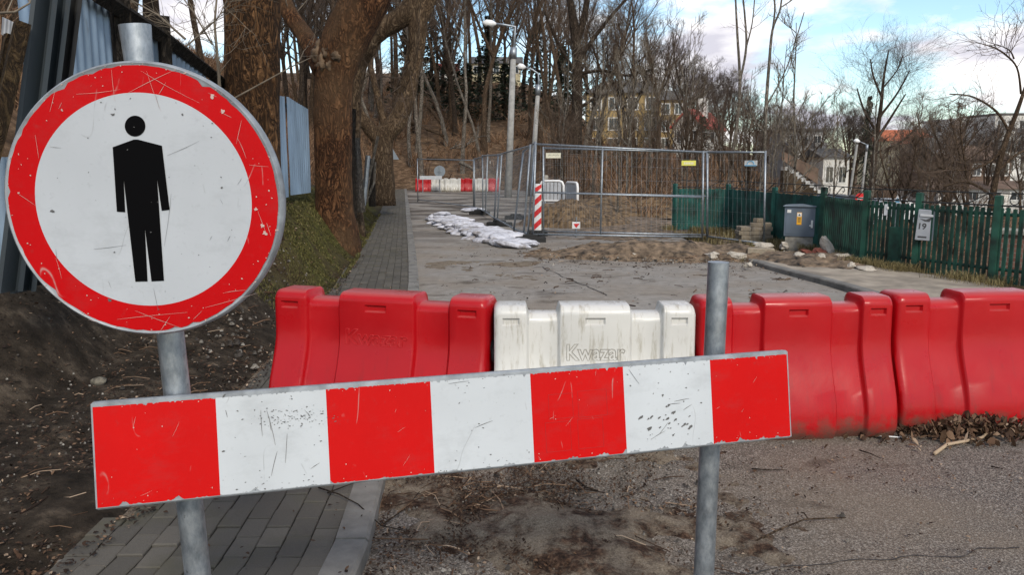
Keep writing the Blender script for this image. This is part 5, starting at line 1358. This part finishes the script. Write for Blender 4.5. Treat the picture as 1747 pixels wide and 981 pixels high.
# ------------------------------------------------------------------ street lamps and distant signs
def street_lamp(label, pix, Y, r0, head, arm, collar=None, zg=None):
    base = at(*pix[0], Y); zb = hz(base.x, base.y) - .2
    p1 = at(*pix[1], Y); d = (p1 - base); b0 = base + d * ((zb - base.z) / d.z) if d.z else base
    t = thing('street_lamp', label, 'street lamp', b0); o = b0; mb = MB(); col = at(*collar, Y) if collar else p1
    mb.tube([Vector((0, 0, 0)), col - o], [r0 * 1.25, r0 * .85], 10); mb.build('pole', X['pole'], t, True)
    if collar:
        mb = MB(); mb.tube([col - o - d.normalized() * .25, col - o + d.normalized() * .25], r0 * 1.1, 10); mb.build('collar', X['galv'], t, True)
    mb = MB(); mb.tube([col - o] + [at(x, y, Y) - o for x, y in arm], r0 * .36, 8); mb.build('arm', X['galv'], t, True)
    h = at(*head, Y) - o; e = at(*arm[-1], Y) - o; ax = (h - e); ax.z *= .6; ax.normalize(); L = max(.35, (h - e).length * 1.15); mb = MB()
    mb.tube([e - ax * .05, e + ax * L * .25, e + ax * L * .7, e + ax * L], [.05, .15, .16, .05], 10); hd_ = mb.build('lamp_head', X['lamp'], t, True)
    mb = MB(); c = e + ax * L * .55; mb.lathe([(.02, -.17), (.10, -.15), (.11, -.10)], 12, c); mb.build('lens', X['glass'], hd_)
    return t
street_lamp('tall concrete street lamp on the left, its arm reaching left', [(868, 300), (874, 130)], 38, .15, (826, 37), [(878, 60), (879, 45), (862, 42), (845, 40)], (876, 90))
street_lamp('shorter street lamp with a curved arm above the mesh fence corner', [(908, 300), (917, 160)], 40, .12, (884, 112), [(919, 135), (918, 125), (908, 118), (895, 114)], (918, 153))
street_lamp('small double street lamp beside the dark spruce across the valley', [(1470, 330), (1478, 260)], 60, .085, (1458, 239), [(1479, 250), (1478, 246), (1466, 241)], (1479, 252))
street_lamp('curved street lamp above the green fence near the pale houses', [(1624, 330), (1630, 275)], 42, .075, (1600, 258), [(1631, 268), (1626, 263), (1612, 260)], (1630, 278))
beam('utility_pole', 'plain pale utility pole left of the double street lamp', 'pole', [at(1448, 345, 62), at(1462, 246, 62)], .10, X['pole'], 8)

p0 = at(668, 262, 46); gz = hz(at(664, 316, 46).x, 46)
t = thing('warning_sign', 'triangular road sign seen from behind beside the far pavement', 'traffic sign', (p0.x, p0.y, gz)); mb = MB(); zt = p0.z - gz
s = .42; mb.add([(-s, 0, zt - .32), (s, 0, zt - .32), (0, 0, zt + .40), (-s, .02, zt - .32), (s, .02, zt - .32), (0, .02, zt + .40)], [(0, 1, 2), (5, 4, 3), (0, 3, 4, 1), (1, 4, 5, 2), (2, 5, 3, 0)]); mb.build('plate', X['signback'], t)
mb = MB(); mb.tube([(0, -.03, -.1), (0, -.03, zt + .3)], .035, 8); mb.build('pole', X['galv'], t)
p0 = at(750, 292, 44.5); t = thing('prohibition_sign', 'small distant round sign seen from behind at the far barriers', 'traffic sign', (p0.x, p0.y, 0)); mb = MB(); pr = [(0, 0), (.30, 0), (.30, .02), (0, .02)]
mb.tube([(0, 0, p0.z), (0, .02, p0.z)], .31, 28); mb.build('plate', X['signback'], t); mb = MB(); mb.tube([(0, -.03, -.02), (0, -.03, p0.z + .32)], .032, 8); mb.build('pole', X['galv'], t); mb = MB(); mb.box((0, -.045, p0.z), (.22, .02, .03)); mb.build('bracket', X['rim'], t)
pa, pb = at(716, 303, 44.3), at(754, 303, 44.3); c = (pa + pb) / 2; t = thing('barrier_board', 'distant pale barrier board seen from behind above the far row', 'barrier board', (c.x, c.y, c.z)); mb = MB(); mb.cbox((0, 0, 0), (pb.x - pa.x, .03, .20), .006, top_only=False); mb.build('panel', X['lightgrey'], t); mb = MB(); mb.tube([(-.45, .03, -c.z - .02), (-.45, .03, .12)], .03, 8); mb.build('leg', X['galv'], t)

# ------------------------------------------------------------------ houses
def house(label, px0, px1, Y, row_t, row_b, depth, wall, roof, kind, floors, cols, rz=0.0, win='white', rh=2.0, chim=None, balc=False, nm='house', overhang=.35):
    a, b = at(px0, row_b, Y), at(px1, row_b, Y); zt = at(px0, row_t, Y).z; w = b.x - a.x; c = (a + b) / 2; zb = min(hz(c.x, Y), a.z) - 1.0; H = zt - zb
    t = thing(nm, label, 'house' if nm == 'house' else 'building', (c.x, c.y + depth / 2, zb), rz)
    mb = MB(); mb.box((0, 0, H / 2), (w, depth, H)); wl_ = mb.build('walls', X[wall], t)
    eav = H
    mb = MB(); e = overhang
    if kind == 'flat':
        mb.cbox((0, 0, H + .18), (w + .3, depth + .3, .34), .05)
    elif kind == 'hip':
        mb.v += [(-w / 2 - e, -depth / 2 - e, H), (w / 2 + e, -depth / 2 - e, H), (w / 2 + e, depth / 2 + e, H), (-w / 2 - e, depth / 2 + e, H), (-w / 4, 0, H + rh), (w / 4, 0, H + rh)]; mb.f += [(0, 1, 5, 4), (1, 2, 5), (2, 3, 4, 5), (3, 0, 4), (3, 2, 1, 0)]; mb.var += [.5] * 5; mb.mi += [0] * 5
    elif kind == 'gable_side':   # ridge across the view
        mb.v += [(-w / 2 - e, -depth / 2 - e, H), (w / 2 + e, -depth / 2 - e, H), (w / 2 + e, depth / 2 + e, H), (-w / 2 - e, depth / 2 + e, H), (-w / 2 - e, 0, H + rh), (w / 2 + e, 0, H + rh)]; mb.f += [(0, 1, 5, 4), (1, 2, 5), (2, 3, 4, 5), (3, 0, 4), (3, 2, 1, 0)]; mb.var += [.5] * 5; mb.mi += [0] * 5
    else:                        # ridge runs away from the view: gable faces us
        for yy in (-depth / 2 - e, depth / 2 + e):
            for x, z in ((-w / 2 - e, H - .25), (0, H + rh), (w / 2 + e, H - .25), (w / 2 + e, H - .05), (0, H + rh + .2), (-w / 2 - e, H - .05)): mb.v.append((x, yy, z))
        mb.f += [(0, 1, 7, 6), (1, 2, 8, 7), (2, 3, 9, 8), (3, 4, 10, 9), (4, 5, 11, 10), (5, 0, 6, 11), (5, 4, 1, 0), (4, 3, 2, 1), (6, 7, 10, 11), (7, 8, 9, 10)]; mb.var += [.5] * 10; mb.mi += [0] * 10
        for gy in (-depth / 2, depth / 2): gm = MB(); gm.add([(-w / 2, gy, H - .003), (w / 2, gy, H - .003), (0, gy, H + rh)], [(0, 1, 2) if gy < 0 else (2, 1, 0)]); gm.build('gable', X[wall], t)
    rf = mb.build('roof', X[roof], t)
    if chim: mb = MB(); mb.cbox((chim[0], 0, H + rh + .2), (.8, .7, 2.2), .06); mb.build('chimney', X[chim[1]], rf)
    vis = at(px0, row_t, Y).z - at(px0, row_b, Y).z; fhh = vis / floors
    for fl in range(floors):
        for cc in range(cols):
            x = -w / 2 + w * (cc + .5) / cols; z = H - fhh * (fl + .52); ww, wh = min(1.4, w / cols * .55), min(1.6, fhh * .55)
            mb = MB(); mb.box((x, -depth / 2 - .02, z), (ww + .22, .10, wh + .22)); wf = mb.build('window', X[win], t)
            mb = MB()
            for s in (-1, 1): mb.box((x + s * ww / 4, -depth / 2 - .075, z), (ww / 2 - .05, .02, wh))
            mb.build('pane', X['glass'], wf)
            if balc and cc % 2 == 0: mb = MB(); mb.box((x, -depth / 2 - .6, z - wh * .55), (w / cols * .9, 1.15, .9)); mb.build('balcony', X['wallgrey'], t)
    for s in (-1, 1):
        for fl in range(floors):
            z = H - fhh * (fl + .52); mb = MB(); mb.box((s * (w / 2 + .02), 0, z), (.10, min(1.5, depth * .3), min(1.6, fhh * .55))); wf = mb.build('window', X[win], t); mb = MB(); mb.box((s * (w / 2 + .075), 0, z), (.02, min(1.3, depth * .26), min(1.4, fhh * .48))); mb.build('pane', X['glass'], wf)
    return t
house('ochre three-storey house with white windows half hidden by bare trees', 1005, 1128, 84, 158, 262, 8, 'ochre', 'roofgrey', 'hip', 3, 4, R(-4), rh=1.6)
house('ochre side wing with large white windows right of the ochre house', 1130, 1172, 80, 170, 258, 7, 'ochre', 'roofgrey', 'hip', 3, 2, R(-6), rh=1.2)
house('white house with red roof and white chimney beside the ochre house', 1186, 1232, 74, 214, 250, 8, 'wallwhite', 'roofred', 'gable', 1, 2, R(-28), rh=1.4, chim=(.3, 'wallwhite'))
house('cream house high on the wooded hill left of the lamps', 805, 888, 112, 108, 128, 8, 'cream', 'roofgrey', 'gable_side', 1, 5, 0, rh=1.4)
house('small white and red house high on the left of the wooded hill', 742, 776, 108, 118, 136, 7, 'wallwhite', 'roofred', 'gable_side', 1, 2, 0, rh=1.2)
house('grey three-storey block behind bare trees left of the steps', 1325, 1396, 100, 224, 318, 9, 'wallgrey', 'roofgrey', 'flat', 3, 3, R(6), balc=True, nm='building')
house('low pale grey house between the grey block and the spruce', 1402, 1446, 86, 268, 325, 7, 'wallwhite', 'roofgrey', 'gable_side', 1, 2, 0, rh=1.0)
house('pale yellow apartment house with an orange roof across the valley', 1506, 1588, 135, 240, 322, 10, 'cream', 'rooforange', 'gable_side', 4, 5, R(3), rh=2.0, nm='building')
house('orange-roofed cream house right of the yellow apartment house', 1560, 1608, 124, 244, 326, 9, 'cream', 'rooforange', 'hip', 3, 3, R(-4), rh=1.6)
house('brown house with dark roof behind the curved street lamp', 1590, 1652, 104, 262, 338, 9, 'wallbrown', 'roofgrey', 'gable_side', 2, 3, 0, rh=2.2)
house('large white apartment block with flat roof at the upper right', 1622, 1700, 150, 204, 330, 12, 'wallwhite', 'wallwhite', 'flat', 5, 6, R(4), nm='building')
house('white stepped block with dark flat roof at the right edge', 1690, 1800, 140, 196, 330, 12, 'wallwhite', 'roofgrey', 'flat', 4, 6, R(-2), nm='building', balc=True)
house('lower white house in front of the stepped block at the right edge', 1705, 1800, 96, 258, 338, 9, 'wallwhite', 'roofgrey', 'flat', 2, 4, 0)
house('pinkish brown low house behind the shrubs by the mailbox', 1650, 1720, 84, 272, 338, 8, 'wallbrown', 'wallbrown', 'gable_side', 2, 3, 0, rh=1.5)
house('long low garage with a brown roof behind the green fence', 1600, 1790, 56, 322, 345, 6, 'wallwhite', 'wallbrown', 'gable_side', 1, 5, 0, rh=.5)
# steps with a red wall down the slope
p0 = at(1340, 284, 74); t = thing('outdoor_steps', 'pale concrete steps going down beside a brown wall', 'steps', p0)
for k in range(9):
    mb = MB(); mb.cbox((k * .38, 0, -k * .26 - .16), (.40, 1.2, .32), .02); mb.build('step', X['wallwhite'], t)
mb = MB()
for k in range(9): mb.box((k * .38 - .01, .05, -k * .26 - 2.34), (.38, 1.3, 4.0))
mb.build('embankment', X['earth'], t)
mb = MB(); mb.add([(0, 1.0, .6), (3.4, 1.0, -1.6), (3.4, 1.0, -.2), (0, 1.0, 1.4), (0, 1.2, .6), (3.4, 1.2, -1.6), (3.4, 1.2, -.2), (0, 1.2, 1.4)], [(0, 1, 2, 3), (7, 6, 5, 4), (3, 2, 6, 7), (0, 3, 7, 4), (1, 5, 6, 2)]); mb.build('side_wall', X['wallbrown'], t)
# brick wall low behind the right end of the fence
a, b = gnd(1690, 486, 0) + Vector((.5, .9, 0)), gnd(1930, 512, 0) + Vector((.8, .9, 0)); c = (a + b) / 2; t = thing('brick_wall', 'low reddish brick wall behind the right end of the green fence', 'wall', (c.x, c.y, -.4), math.atan2(b.y - a.y, b.x - a.x))
m = Mat('garden_brick', 0.9); bk = m.n.new('ShaderNodeTexBrick'); m.l.new(m.mapv(m.obj, (1, 1, 1), (R(90), 0, 0)), bk.inputs['Vector']); bk.inputs['Scale'].default_value = 4.0; bk.inputs['Color1'].default_value = (.17, .075, .055, 1); bk.inputs['Color2'].default_value = (.24, .13, .10, 1); bk.inputs['Mortar'].default_value = (.25, .22, .19, 1); m.col(bk.outputs[0])
mb = MB(); L_ = (b - a).length; mb.box((0, 0, .5), (L_, .22, 1.0)); mb.build('masonry', m.m, t); mb = MB(); mb.cbox((0, 0, 1.035), (L_ + .1, .30, .07), .015); mb.build('coping', X['conc'], t)
# parked cars in the lower street
def car(label, px, Y, row, rz, paint):
    p = at(px, row, Y); z0 = p.z - 1.42; t = thing('parked_car', label, 'car', (p.x, p.y, z0), rz, 'cars parked in the lower street')
    prof = [(-2.05, .35), (-2.1, .62), (-1.95, .88), (-1.25, .95), (-.72, 1.36), (-.2, 1.43), (.75, 1.42), (1.45, 1.02), (1.95, .92), (2.08, .65), (2.0, .35)]
    mb = MB(); n = len(prof)
    for y, ins in ((-.86, .0), (.86, .0)):
        for x, z in prof: mb.v.append((x, y * (1 - .16 * max(0, (z - .9) / .55)), z))
    for k in range(n): k2 = (k + 1) % n; mb.f.append((k, k2, n + k2, n + k)); mb.var.append(.5); mb.mi.append(0)
    mb.f += [tuple(range(n - 1, -1, -1)), tuple(range(n, 2 * n))]; mb.var += [.5] * 2; mb.mi += [0] * 2; mb.build('body', X[paint], t)
    for s in (-1, 1):
        mb = MB(); mb.add([(-.98, s * .815, .98), (1.2, s * .815, .98), (.72, s * .755, 1.35), (-.66, s * .755, 1.35)], [(0, 1, 2, 3)]); mb.build('side_window', X['glass'], t)
    for x0, z0_, x1, z1 in ((-1.24, .97, -.76, 1.35), (1.42, 1.06, .80, 1.41)):
        sg = -1 if x0 < 0 else 1; mb = MB(); mb.add([(x0 + sg * .03, -.72, z0_), (x0 + sg * .03, .72, z0_), (x1 + sg * .03, .64, z1), (x1 + sg * .03, -.64, z1)], [(0, 1, 2, 3)]); mb.build('windscreen', X['glass'], t)
    for x in (-1.3, 1.3):
        for s in (-1, 1):
            mb = MB(); mb.tube([(x, s * .70, .32), (x, s * .89, .32)], .32, 18); w = mb.build('wheel', X['rubber'], t); mb = MB(); mb.tube([(x, s * .885, .32), (x, s * .90, .32)], .2, 12); mb.build('rim', X['galv'], w)
car('white parked car whose roof shows over the gate of the green fence', 1510, 44, 339, R(12), 'carwhite'); car('dark parked car above the fence left of the gate', 1440, 56, 333, R(25), 'cardark'); car('second dark car parked behind the first near the steps', 1418, 64, 331, R(25), 'cardark')
p0 = at(1468, 338, 40); t = thing('road_sign', 'small red and white round road sign peeping over the fence', 'traffic sign', p0); mb = MB(); mb.tube([(0, 0, 0), (0, .02, 0)], .26, 20); mb.build('plate', X['sred'], t); mb = MB(); mb.box((0, -.012, 0), (.34, .01, .10)); mb.build('white_bar', X['swhite'], t); mb = MB(); mb.tube([(0, .05, -2.0), (0, .05, .2)], .03, 6); mb.build('pole', X['galv'], t)
p0 = at(1531, 341, 30); t = thing('road_sign', 'blue and white triangular sign peeping over the gate', 'traffic sign', p0); mb = MB(); mb.add([(-.17, 0, -.14), (.17, 0, -.14), (0, 0, .18), (-.17, .02, -.14), (.17, .02, -.14), (0, .02, .18)], [(0, 1, 2), (5, 4, 3), (0, 3, 4, 1), (1, 4, 5, 2), (2, 5, 3, 0)]); mb.build('plate', X['swhite'], t); mb = MB(); mb.add([(-.10, -.004, -.10), (.10, -.004, -.10), (0, -.004, .09)], [(0, 1, 2)]); mb.build('blue_symbol', X['skyblue'], t); mb = MB(); mb.tube([(0, .04, -2.0), (0, .04, .1)], .025, 6); mb.build('pole', X['galv'], t)

# ------------------------------------------------------------------ ground cover that nobody could count
def stuff(name, mb, mat, label, cat, smooth=False):
    o = mb.build(name, mat, None, smooth); return tag(o, label, cat, None, 'stuff')
grng = random.Random(77)
def ground_z(x, y):
    if Kf(y) < x < Rf(y) and y < 49: return road_z(x, y) + .003
    if Sf(y) < x <= Kf(y): return KERB_H
    return hz(x, y) + .01
def blade(mb, x, y, z, dx, dy, w, h, le):
    mx, my = x + dx * le * .4, y + dy * le * .4
    mb.add([(x - dy * w, y + dx * w, z - .01), (x + dy * w, y - dx * w, z - .01), (mx + dy * w * .7, my - dx * w * .7, z + h * .7), (mx - dy * w * .7, my + dx * w * .7, z + h * .7), (x + dx * le, y + dy * le, z + h * grng.uniform(.6, 1))], [(0, 1, 2, 3), (3, 2, 4)], grng.random())
mb = MB(); n = 0
while n < 34000:
    y = math.exp(grng.uniform(math.log(7.8), math.log(24))); d = abs(grng.gauss(.6, .5)); x = float(Sf(y)) - d + .06
    if mnoise.noise(Vector((x * 2.1, y * 1.5, 5))) < .02 - .3 * grng.random(): continue
    z = ground_z(x, y); h = grng.uniform(.008, .030) * (1.0 if y < 12 else 1.6); w = .003 if y < 10 else .007; a = grng.uniform(0, 6.28); dx, dy = math.cos(a), math.sin(a); le = grng.uniform(.3, 1.4) * h
    blade(mb, x, y, z, dx, dy, w, h, le); n += 1
stuff('bank_grass', mb, X['grass'], 'short mossy grass covering the bank beside the pavement', 'grass')
mb = MB(); n = 0
while n < 16000:
    k = grng.random()
    if k < .7:
        i = grng.randrange(len(FP) - 1); q = FP[i].lerp(FP[i + 1], grng.random()); s = Rf(q.y); x = q.x + grng.gauss(-.12, .16); y = q.y + grng.gauss(-.1, .16)
    else: x = grng.uniform(3.6, 6.0); y = grng.uniform(12.6, 19.5)
    if mnoise.noise(Vector((x * 1.7, y * 1.7, 2))) < -.05: continue
    z = max(.0, hz(x, y)) + .04 * (k < .7); h = grng.uniform(.04, .17); w = .0028; a = grng.uniform(0, 6.28); dx, dy = math.cos(a), math.sin(a); le = grng.uniform(.2, 1.4) * h
    blade(mb, x, y, z, dx, dy, w, h, le); n += 1
stuff('dry_grass', mb, X['drygrass'], 'straw-coloured dry grass along the foot of the green fence', 'grass')
# dead leaves and scraps
def leaf(mb, x, y, z, s, var, tilt=.5):
    a = grng.uniform(0, 6.28); u = Vector((math.cos(a), math.sin(a), grng.gauss(0, tilt * .5))); v = Vector((-math.sin(a), math.cos(a), grng.gauss(0, tilt * .5))); c = Vector((x, y, z)); w = grng.uniform(.3, .62); cu = grng.uniform(-.1, .5) * s
    mb.add([c - u * s, c - u * .3 * s + v * w * s + Vector((0, 0, cu)), c + u * .4 * s + v * w * .85 * s + Vector((0, 0, cu * .8)), c + u * s + Vector((0, 0, cu * .2)), c + u * .4 * s - v * w * .85 * s + Vector((0, 0, cu)), c - u * .3 * s - v * w * s + Vector((0, 0, cu * .7))], [(0, 1, 5), (1, 2, 4, 5), (2, 3, 4)], var)
mb = MB(); n = 0
while n < 14000:   # soil at the left
    y = math.exp(grng.uniform(math.log(2.4), math.log(13))); x = float(Sf(y)) - abs(grng.gauss(0, 1.1)) + .12
    if x < -6: continue
    leaf(mb, x, y, ground_z(x, y) + .004, grng.uniform(.004, .019) * (.7 + .04 * y), grng.random() ** 2.4, .6); n += 1
n = 0
while n < 9000:   # gutter and road
    k = grng.random()
    if k < .40: x, y = grng.gauss(.05, .42), grng.gauss(3.55, .55)
    elif k < .55: y = grng.uniform(2.7, 9); x = float(Kf(y)) + abs(grng.gauss(0, .16)) + .01
    elif k < .70: x, y = grng.uniform(-.6, 4.6), grng.uniform(2.8, 4.4)
    elif k < .82: x, y = grng.uniform(-1, 4), grng.uniform(6, 16)
    else: x, y = grng.gauss(2.5, 1.1), grng.gauss(13.2, .8)
    if not (Kf(y) < x < Rf(y) + .5): continue
    if mnoise.noise(Vector((x * 2.6, y * 2.2, 31))) < -.02 + .25 * (grng.random() - .5): continue
    leaf(mb, x, y, road_z(x, y) + .012, grng.uniform(.003, .012) * (1 if y < 6 else 1.8), grng.random() ** 1.6, .5); n += 1
for k in range(15000):   # dark crumbs on the soil drift
    x, y = grng.gauss(.1, .42), grng.gauss(3.5, .55)
    if x < Kf(y) + .01 or mnoise.noise(Vector((x * 3.4, y * 2.8, 12))) < .0: continue
    leaf(mb, x, y, road_z(x, y) + .02 + grng.random() * .015, grng.uniform(.002, .009), .05 + .55 * grng.random() ** 1.6, .9)
n = 0
while n < 900:    # pavement
    y = grng.uniform(2.7, 24); x = grng.uniform(float(Sf(y)), float(Kf(y))); leaf(mb, x, y, KERB_H + .006, grng.uniform(.004, .014), grng.random() ** 2, .4); n += 1
stuff('leaf_litter', mb, X['leaf'], 'scattered dead leaf scraps over soil, gutter and road', 'leaf litter')
mb = MB(); lp = gnd(1680, 742)
for k in range(1000):
    f = abs(grng.gauss(0, .5)); x = lp.x + grng.gauss(-.05, .26) - (.45 * grng.random() if grng.random() < .35 else 0); y = lp.y + grng.gauss(0, .085); r2 = ((x - lp.x) / .34) ** 2 + ((y - lp.y) / .12) ** 2
    hgt = .10 * math.exp(-r2) + .012; leaf(mb, x, y, .012 + grng.random() * hgt, grng.uniform(.006, .028), .18 + .76 * grng.random(), 1.7)
stuff('leaf_heap', mb, X['leaf'], 'heap of curled brown leaves against the right red barrier', 'leaf heap')
# small pebbles
mb = MB()
for k in range(2600):
    q = grng.random()
    if q < .45: y = math.exp(grng.uniform(math.log(2.6), math.log(10))); x = float(Sf(y)) - abs(grng.gauss(0, .9)); z = ground_z(x, y)
    elif q < .75: x, y = grng.gauss(.1, .5), grng.gauss(3.5, .6); z = road_z(x, y) + .012
    else: x, y = grng.gauss(2.7, 1.2), grng.gauss(13.1, .7); z = road_z(x, y) + .05
    s = grng.uniform(.003, .010) * (1 if y < 6 else 2.2) * (2.2 if grng.random() < .04 else 1); a = grng.uniform(0, 3)
    pts = [(x + s * math.cos(a + j * 1.57) * grng.uniform(.7, 1.2), y + s * math.sin(a + j * 1.57) * grng.uniform(.7, 1.2), z - s * .2) for j in range(4)] + [(x + s * .5 * math.cos(a + j * 1.57 + .6), y + s * .5 * math.sin(a + j * 1.57 + .6), z + s * .75) for j in range(4)]
    mb.add(pts, [(0, 1, 5, 4), (1, 2, 6, 5), (2, 3, 7, 6), (3, 0, 4, 7), (4, 5, 6, 7)], grng.random() ** 1.5)
stuff('pebbles', mb, m_var('pebble', [(0, (.035, .03, .026)), (.7, (.16, .145, .125)), (1, (.30, .28, .25))]), 'small pebbles and grit scattered over the soil', 'pebbles')
# twiggy scraps lying about
mb = MB()
for k in range(650):
    q = grng.random()
    if q < .30: x, y = grng.gauss(-.1, .4), grng.gauss(3.6, .5); z = road_z(x, y) + .018
    elif q < .55: y = grng.uniform(2.8, 9); x = float(Sf(y)) - abs(grng.gauss(.3, .8)); z = ground_z(x, y) + .012
    elif q < .72: x, y = grng.uniform(-.5, 4), grng.uniform(6, 15); z = road_z(x, y) + .008
    else: x, y = grng.gauss(2.7, 1.2), grng.gauss(13.2, .6); z = .10
    L = grng.uniform(.04, .22); a = grng.uniform(0, 6.28); b = a + grng.gauss(0, .4)
    mb.tube([(x, y, z), (x + L * .5 * math.cos(a), y + L * .5 * math.sin(a), z + grng.uniform(0, .02)), (x + L * .5 * (math.cos(a) + math.cos(b)), y + L * .5 * (math.sin(a) + math.sin(b)), z)], grng.uniform(.0012, .0035) * (1 if y < 7 else 2), 4, False, grng.random())
stuff('twig_scraps', mb, X['leaf'], 'thin broken twig scraps strewn over soil and road', 'twigs')
# brown scrub over the slopes
mb = MB(); n = 0
while n < 3800:
    y = math.exp(grng.uniform(math.log(11), math.log(95))); u = grng.uniform(-.9, .75); x = u * y
    if y < 22 and Sf(y) - x < 1.9: continue
    if y < 52 and x < 3.0 and x > Sf(min(y, 60)) - .8: continue
    if u < .05 and y < 52 and x > Sf(min(y, 60)) - 2.2: continue
    if abs(x - 3.1) < 2.0 and y < 23.5: continue
    if u > .36 and grng.random() < .5: continue
    if u > .06 and y < 45 and grng.random() < .55: continue
    z = hz(x, y); big = grng.uniform(.5, 1.6) * (1.0 if u < .36 else .8)
    for j in range(9):
        a = grng.uniform(0, 6.28); sp_r = grng.uniform(.1, 1.0) * big; hh = big * grng.uniform(.5, 1.1); wd = .005 + .00028 * y
        p1 = (x + .5 * sp_r * math.cos(a), y + .5 * sp_r * math.sin(a), z + hh * .6); p2 = (x + sp_r * 1.3 * math.cos(a + .3), y + sp_r * 1.3 * math.sin(a + .3), z + hh)
        x0 = x + grng.gauss(0, .15)
        mb.add([(x0 - wd, y, z - .05), (x0 + wd, y, z - .05), (p1[0] + wd * .7, p1[1], p1[2]), (p1[0] - wd * .7, p1[1], p1[2]), (p2[0], p2[1], p2[2])], [(0, 1, 2, 3), (3, 2, 4)], grng.random())
    n += 1
stuff('undergrowth', mb, X['scrub'], 'brown leafless undergrowth over the wooded slopes', 'undergrowth')

# ------------------------------------------------------------------ single twigs, roots and stones lying in front
def stick(name, label, cat, pix, r, mat, z=.012, zs=None):
    g = [gnd(x, y, 0) for x, y in pix]; t = thing(name, label, cat, g[0]); mb = MB()
    pts = [q - g[0] + Vector((0, 0, (zs[k] if zs else z))) for k, q in enumerate(g)]
    mb.tube(pts, [r * (1 - .55 * k / (len(pts) - 1)) for k in range(len(pts))], 7); mb.build('stem', X[mat], t, True); return t
t = stick('fallen_twig', 'curved pale forked twig lying alone on the asphalt at lower right', 'twig', [(1290, 928), (1325, 910), (1372, 891), (1410, 889), (1443, 888)], .0052, 'treebark')
g0 = t.location; mb = MB(); mb.tube([gnd(1378, 890) - g0 + Vector((0, 0, .012)), gnd(1372, 882) - g0 + Vector((0, 0, .016)), gnd(1366, 879) - g0 + Vector((0, 0, .012))], [.004, .003, .002], 6); mb.build('side_twig', X['treebark'], t)
stick('bent_root', 'thick pale bent root curling out of the leaf heap', 'root', [(1594, 778), (1615, 763), (1650, 757), (1675, 752), (1688, 742), (1690, 728), (1672, 716), (1655, 710)], .0105, 'string', .014, [.012, .014, .016, .018, .03, .06, .09, .10])
stick('thin_root', 'thin pale fibre arching in front of the red barrier joint', 'root', [(1452, 744), (1470, 733), (1520, 728), (1555, 726), (1575, 731), (1592, 742)], .0028, 'string', .01, [.004, .02, .05, .05, .03, .005])
stick('fallen_twig', 'dark straight twig on the asphalt under the right red barrier', 'twig', [(1466, 772), (1485, 778), (1502, 786)], .004, 'darkbark')
stick('fallen_twig', 'dark straight twig just right of the upright post', 'twig', [(1282, 804), (1312, 806), (1342, 806)], .0038, 'darkbark')
stick('fallen_twig', 'long thin dark twig bridging the kerb below the striped board', 'twig', [(545, 868), (580, 880), (612, 898), (650, 912), (700, 916)], .004, 'darkbark', .0, [.10, .10, .10, .04, .02])
stick('fallen_twig', 'forked dark twig on the pavers below the striped board', 'twig', [(560, 876), (585, 866), (610, 856)], .004, 'darkbark', .096)
stick('fallen_twig', 'dark branch lying on the soil drift at bottom centre', 'twig', [(860, 915), (920, 922), (985, 925), (1010, 918)], .006, 'darkbark', .03)
stick('fallen_twig', 'short dark twig on the soil drift left of the upright post', 'twig', [(985, 830), (1000, 842), (1020, 848)], .006, 'darkbark', .03)
stick('fallen_twig', 'pale twig along the gutter leaves', 'twig', [(655, 905), (690, 880), (716, 850)], .004, 'treebark', .03)
stick('fallen_twig', 'small dark twig at the right edge of the asphalt', 'twig', [(1690, 800), (1710, 804)], .004, 'darkbark')
t = stick('paper_scrap', 'thin white paper strip beside the leaf heap', 'litter', [(1497, 747), (1530, 749), (1552, 750)], .006, 'white', .01)
lr = random.Random(5)
for lb, px, row, s in [('low dark stone half buried in the soil left of the sign post', 168, 655, .05), ('pale stone under the left edge of the sign disc', 75, 520, .06), ('rounded stone beside the pale one under the disc', 62, 540, .055), ('small white stone in the dark soil by the disc', 90, 535, .035), ('buff stone below the disc among leaves', 102, 560, .045)]:
    Yp = gnd(px, row, .35).y; p = gnd(px, row, .35); mb = MB()
    for it in range(6): 
        p = gnd(px, row, hz(p.x, p.y)); 
    n, m = 8, 10
    for i in range(n + 1):
        th = math.pi * i / n
        for k in range(m): a = 2 * math.pi * k / m; d = Vector((math.sin(th) * math.cos(a), math.sin(th) * math.sin(a), .7 * math.cos(th))); mb.v.append(tuple(d * s * (1 + .22 * mnoise.noise(d * 1.4 + Vector((px, 0, 0))))))
    for i in range(n):
        for k in range(m): k2 = (k + 1) % m; mb.f.append((i * m + k, (i + 1) * m + k, (i + 1) * m + k2, i * m + k2)); mb.var.append(.2 + .2 * (s < .05)); mb.mi.append(0)
    o = link('soil_stone', mb.mesh('soil_stone', X['soilstone'], True)); o.location = (p.x, p.y, p.z + s * .25); tag(o, lb, 'stone')
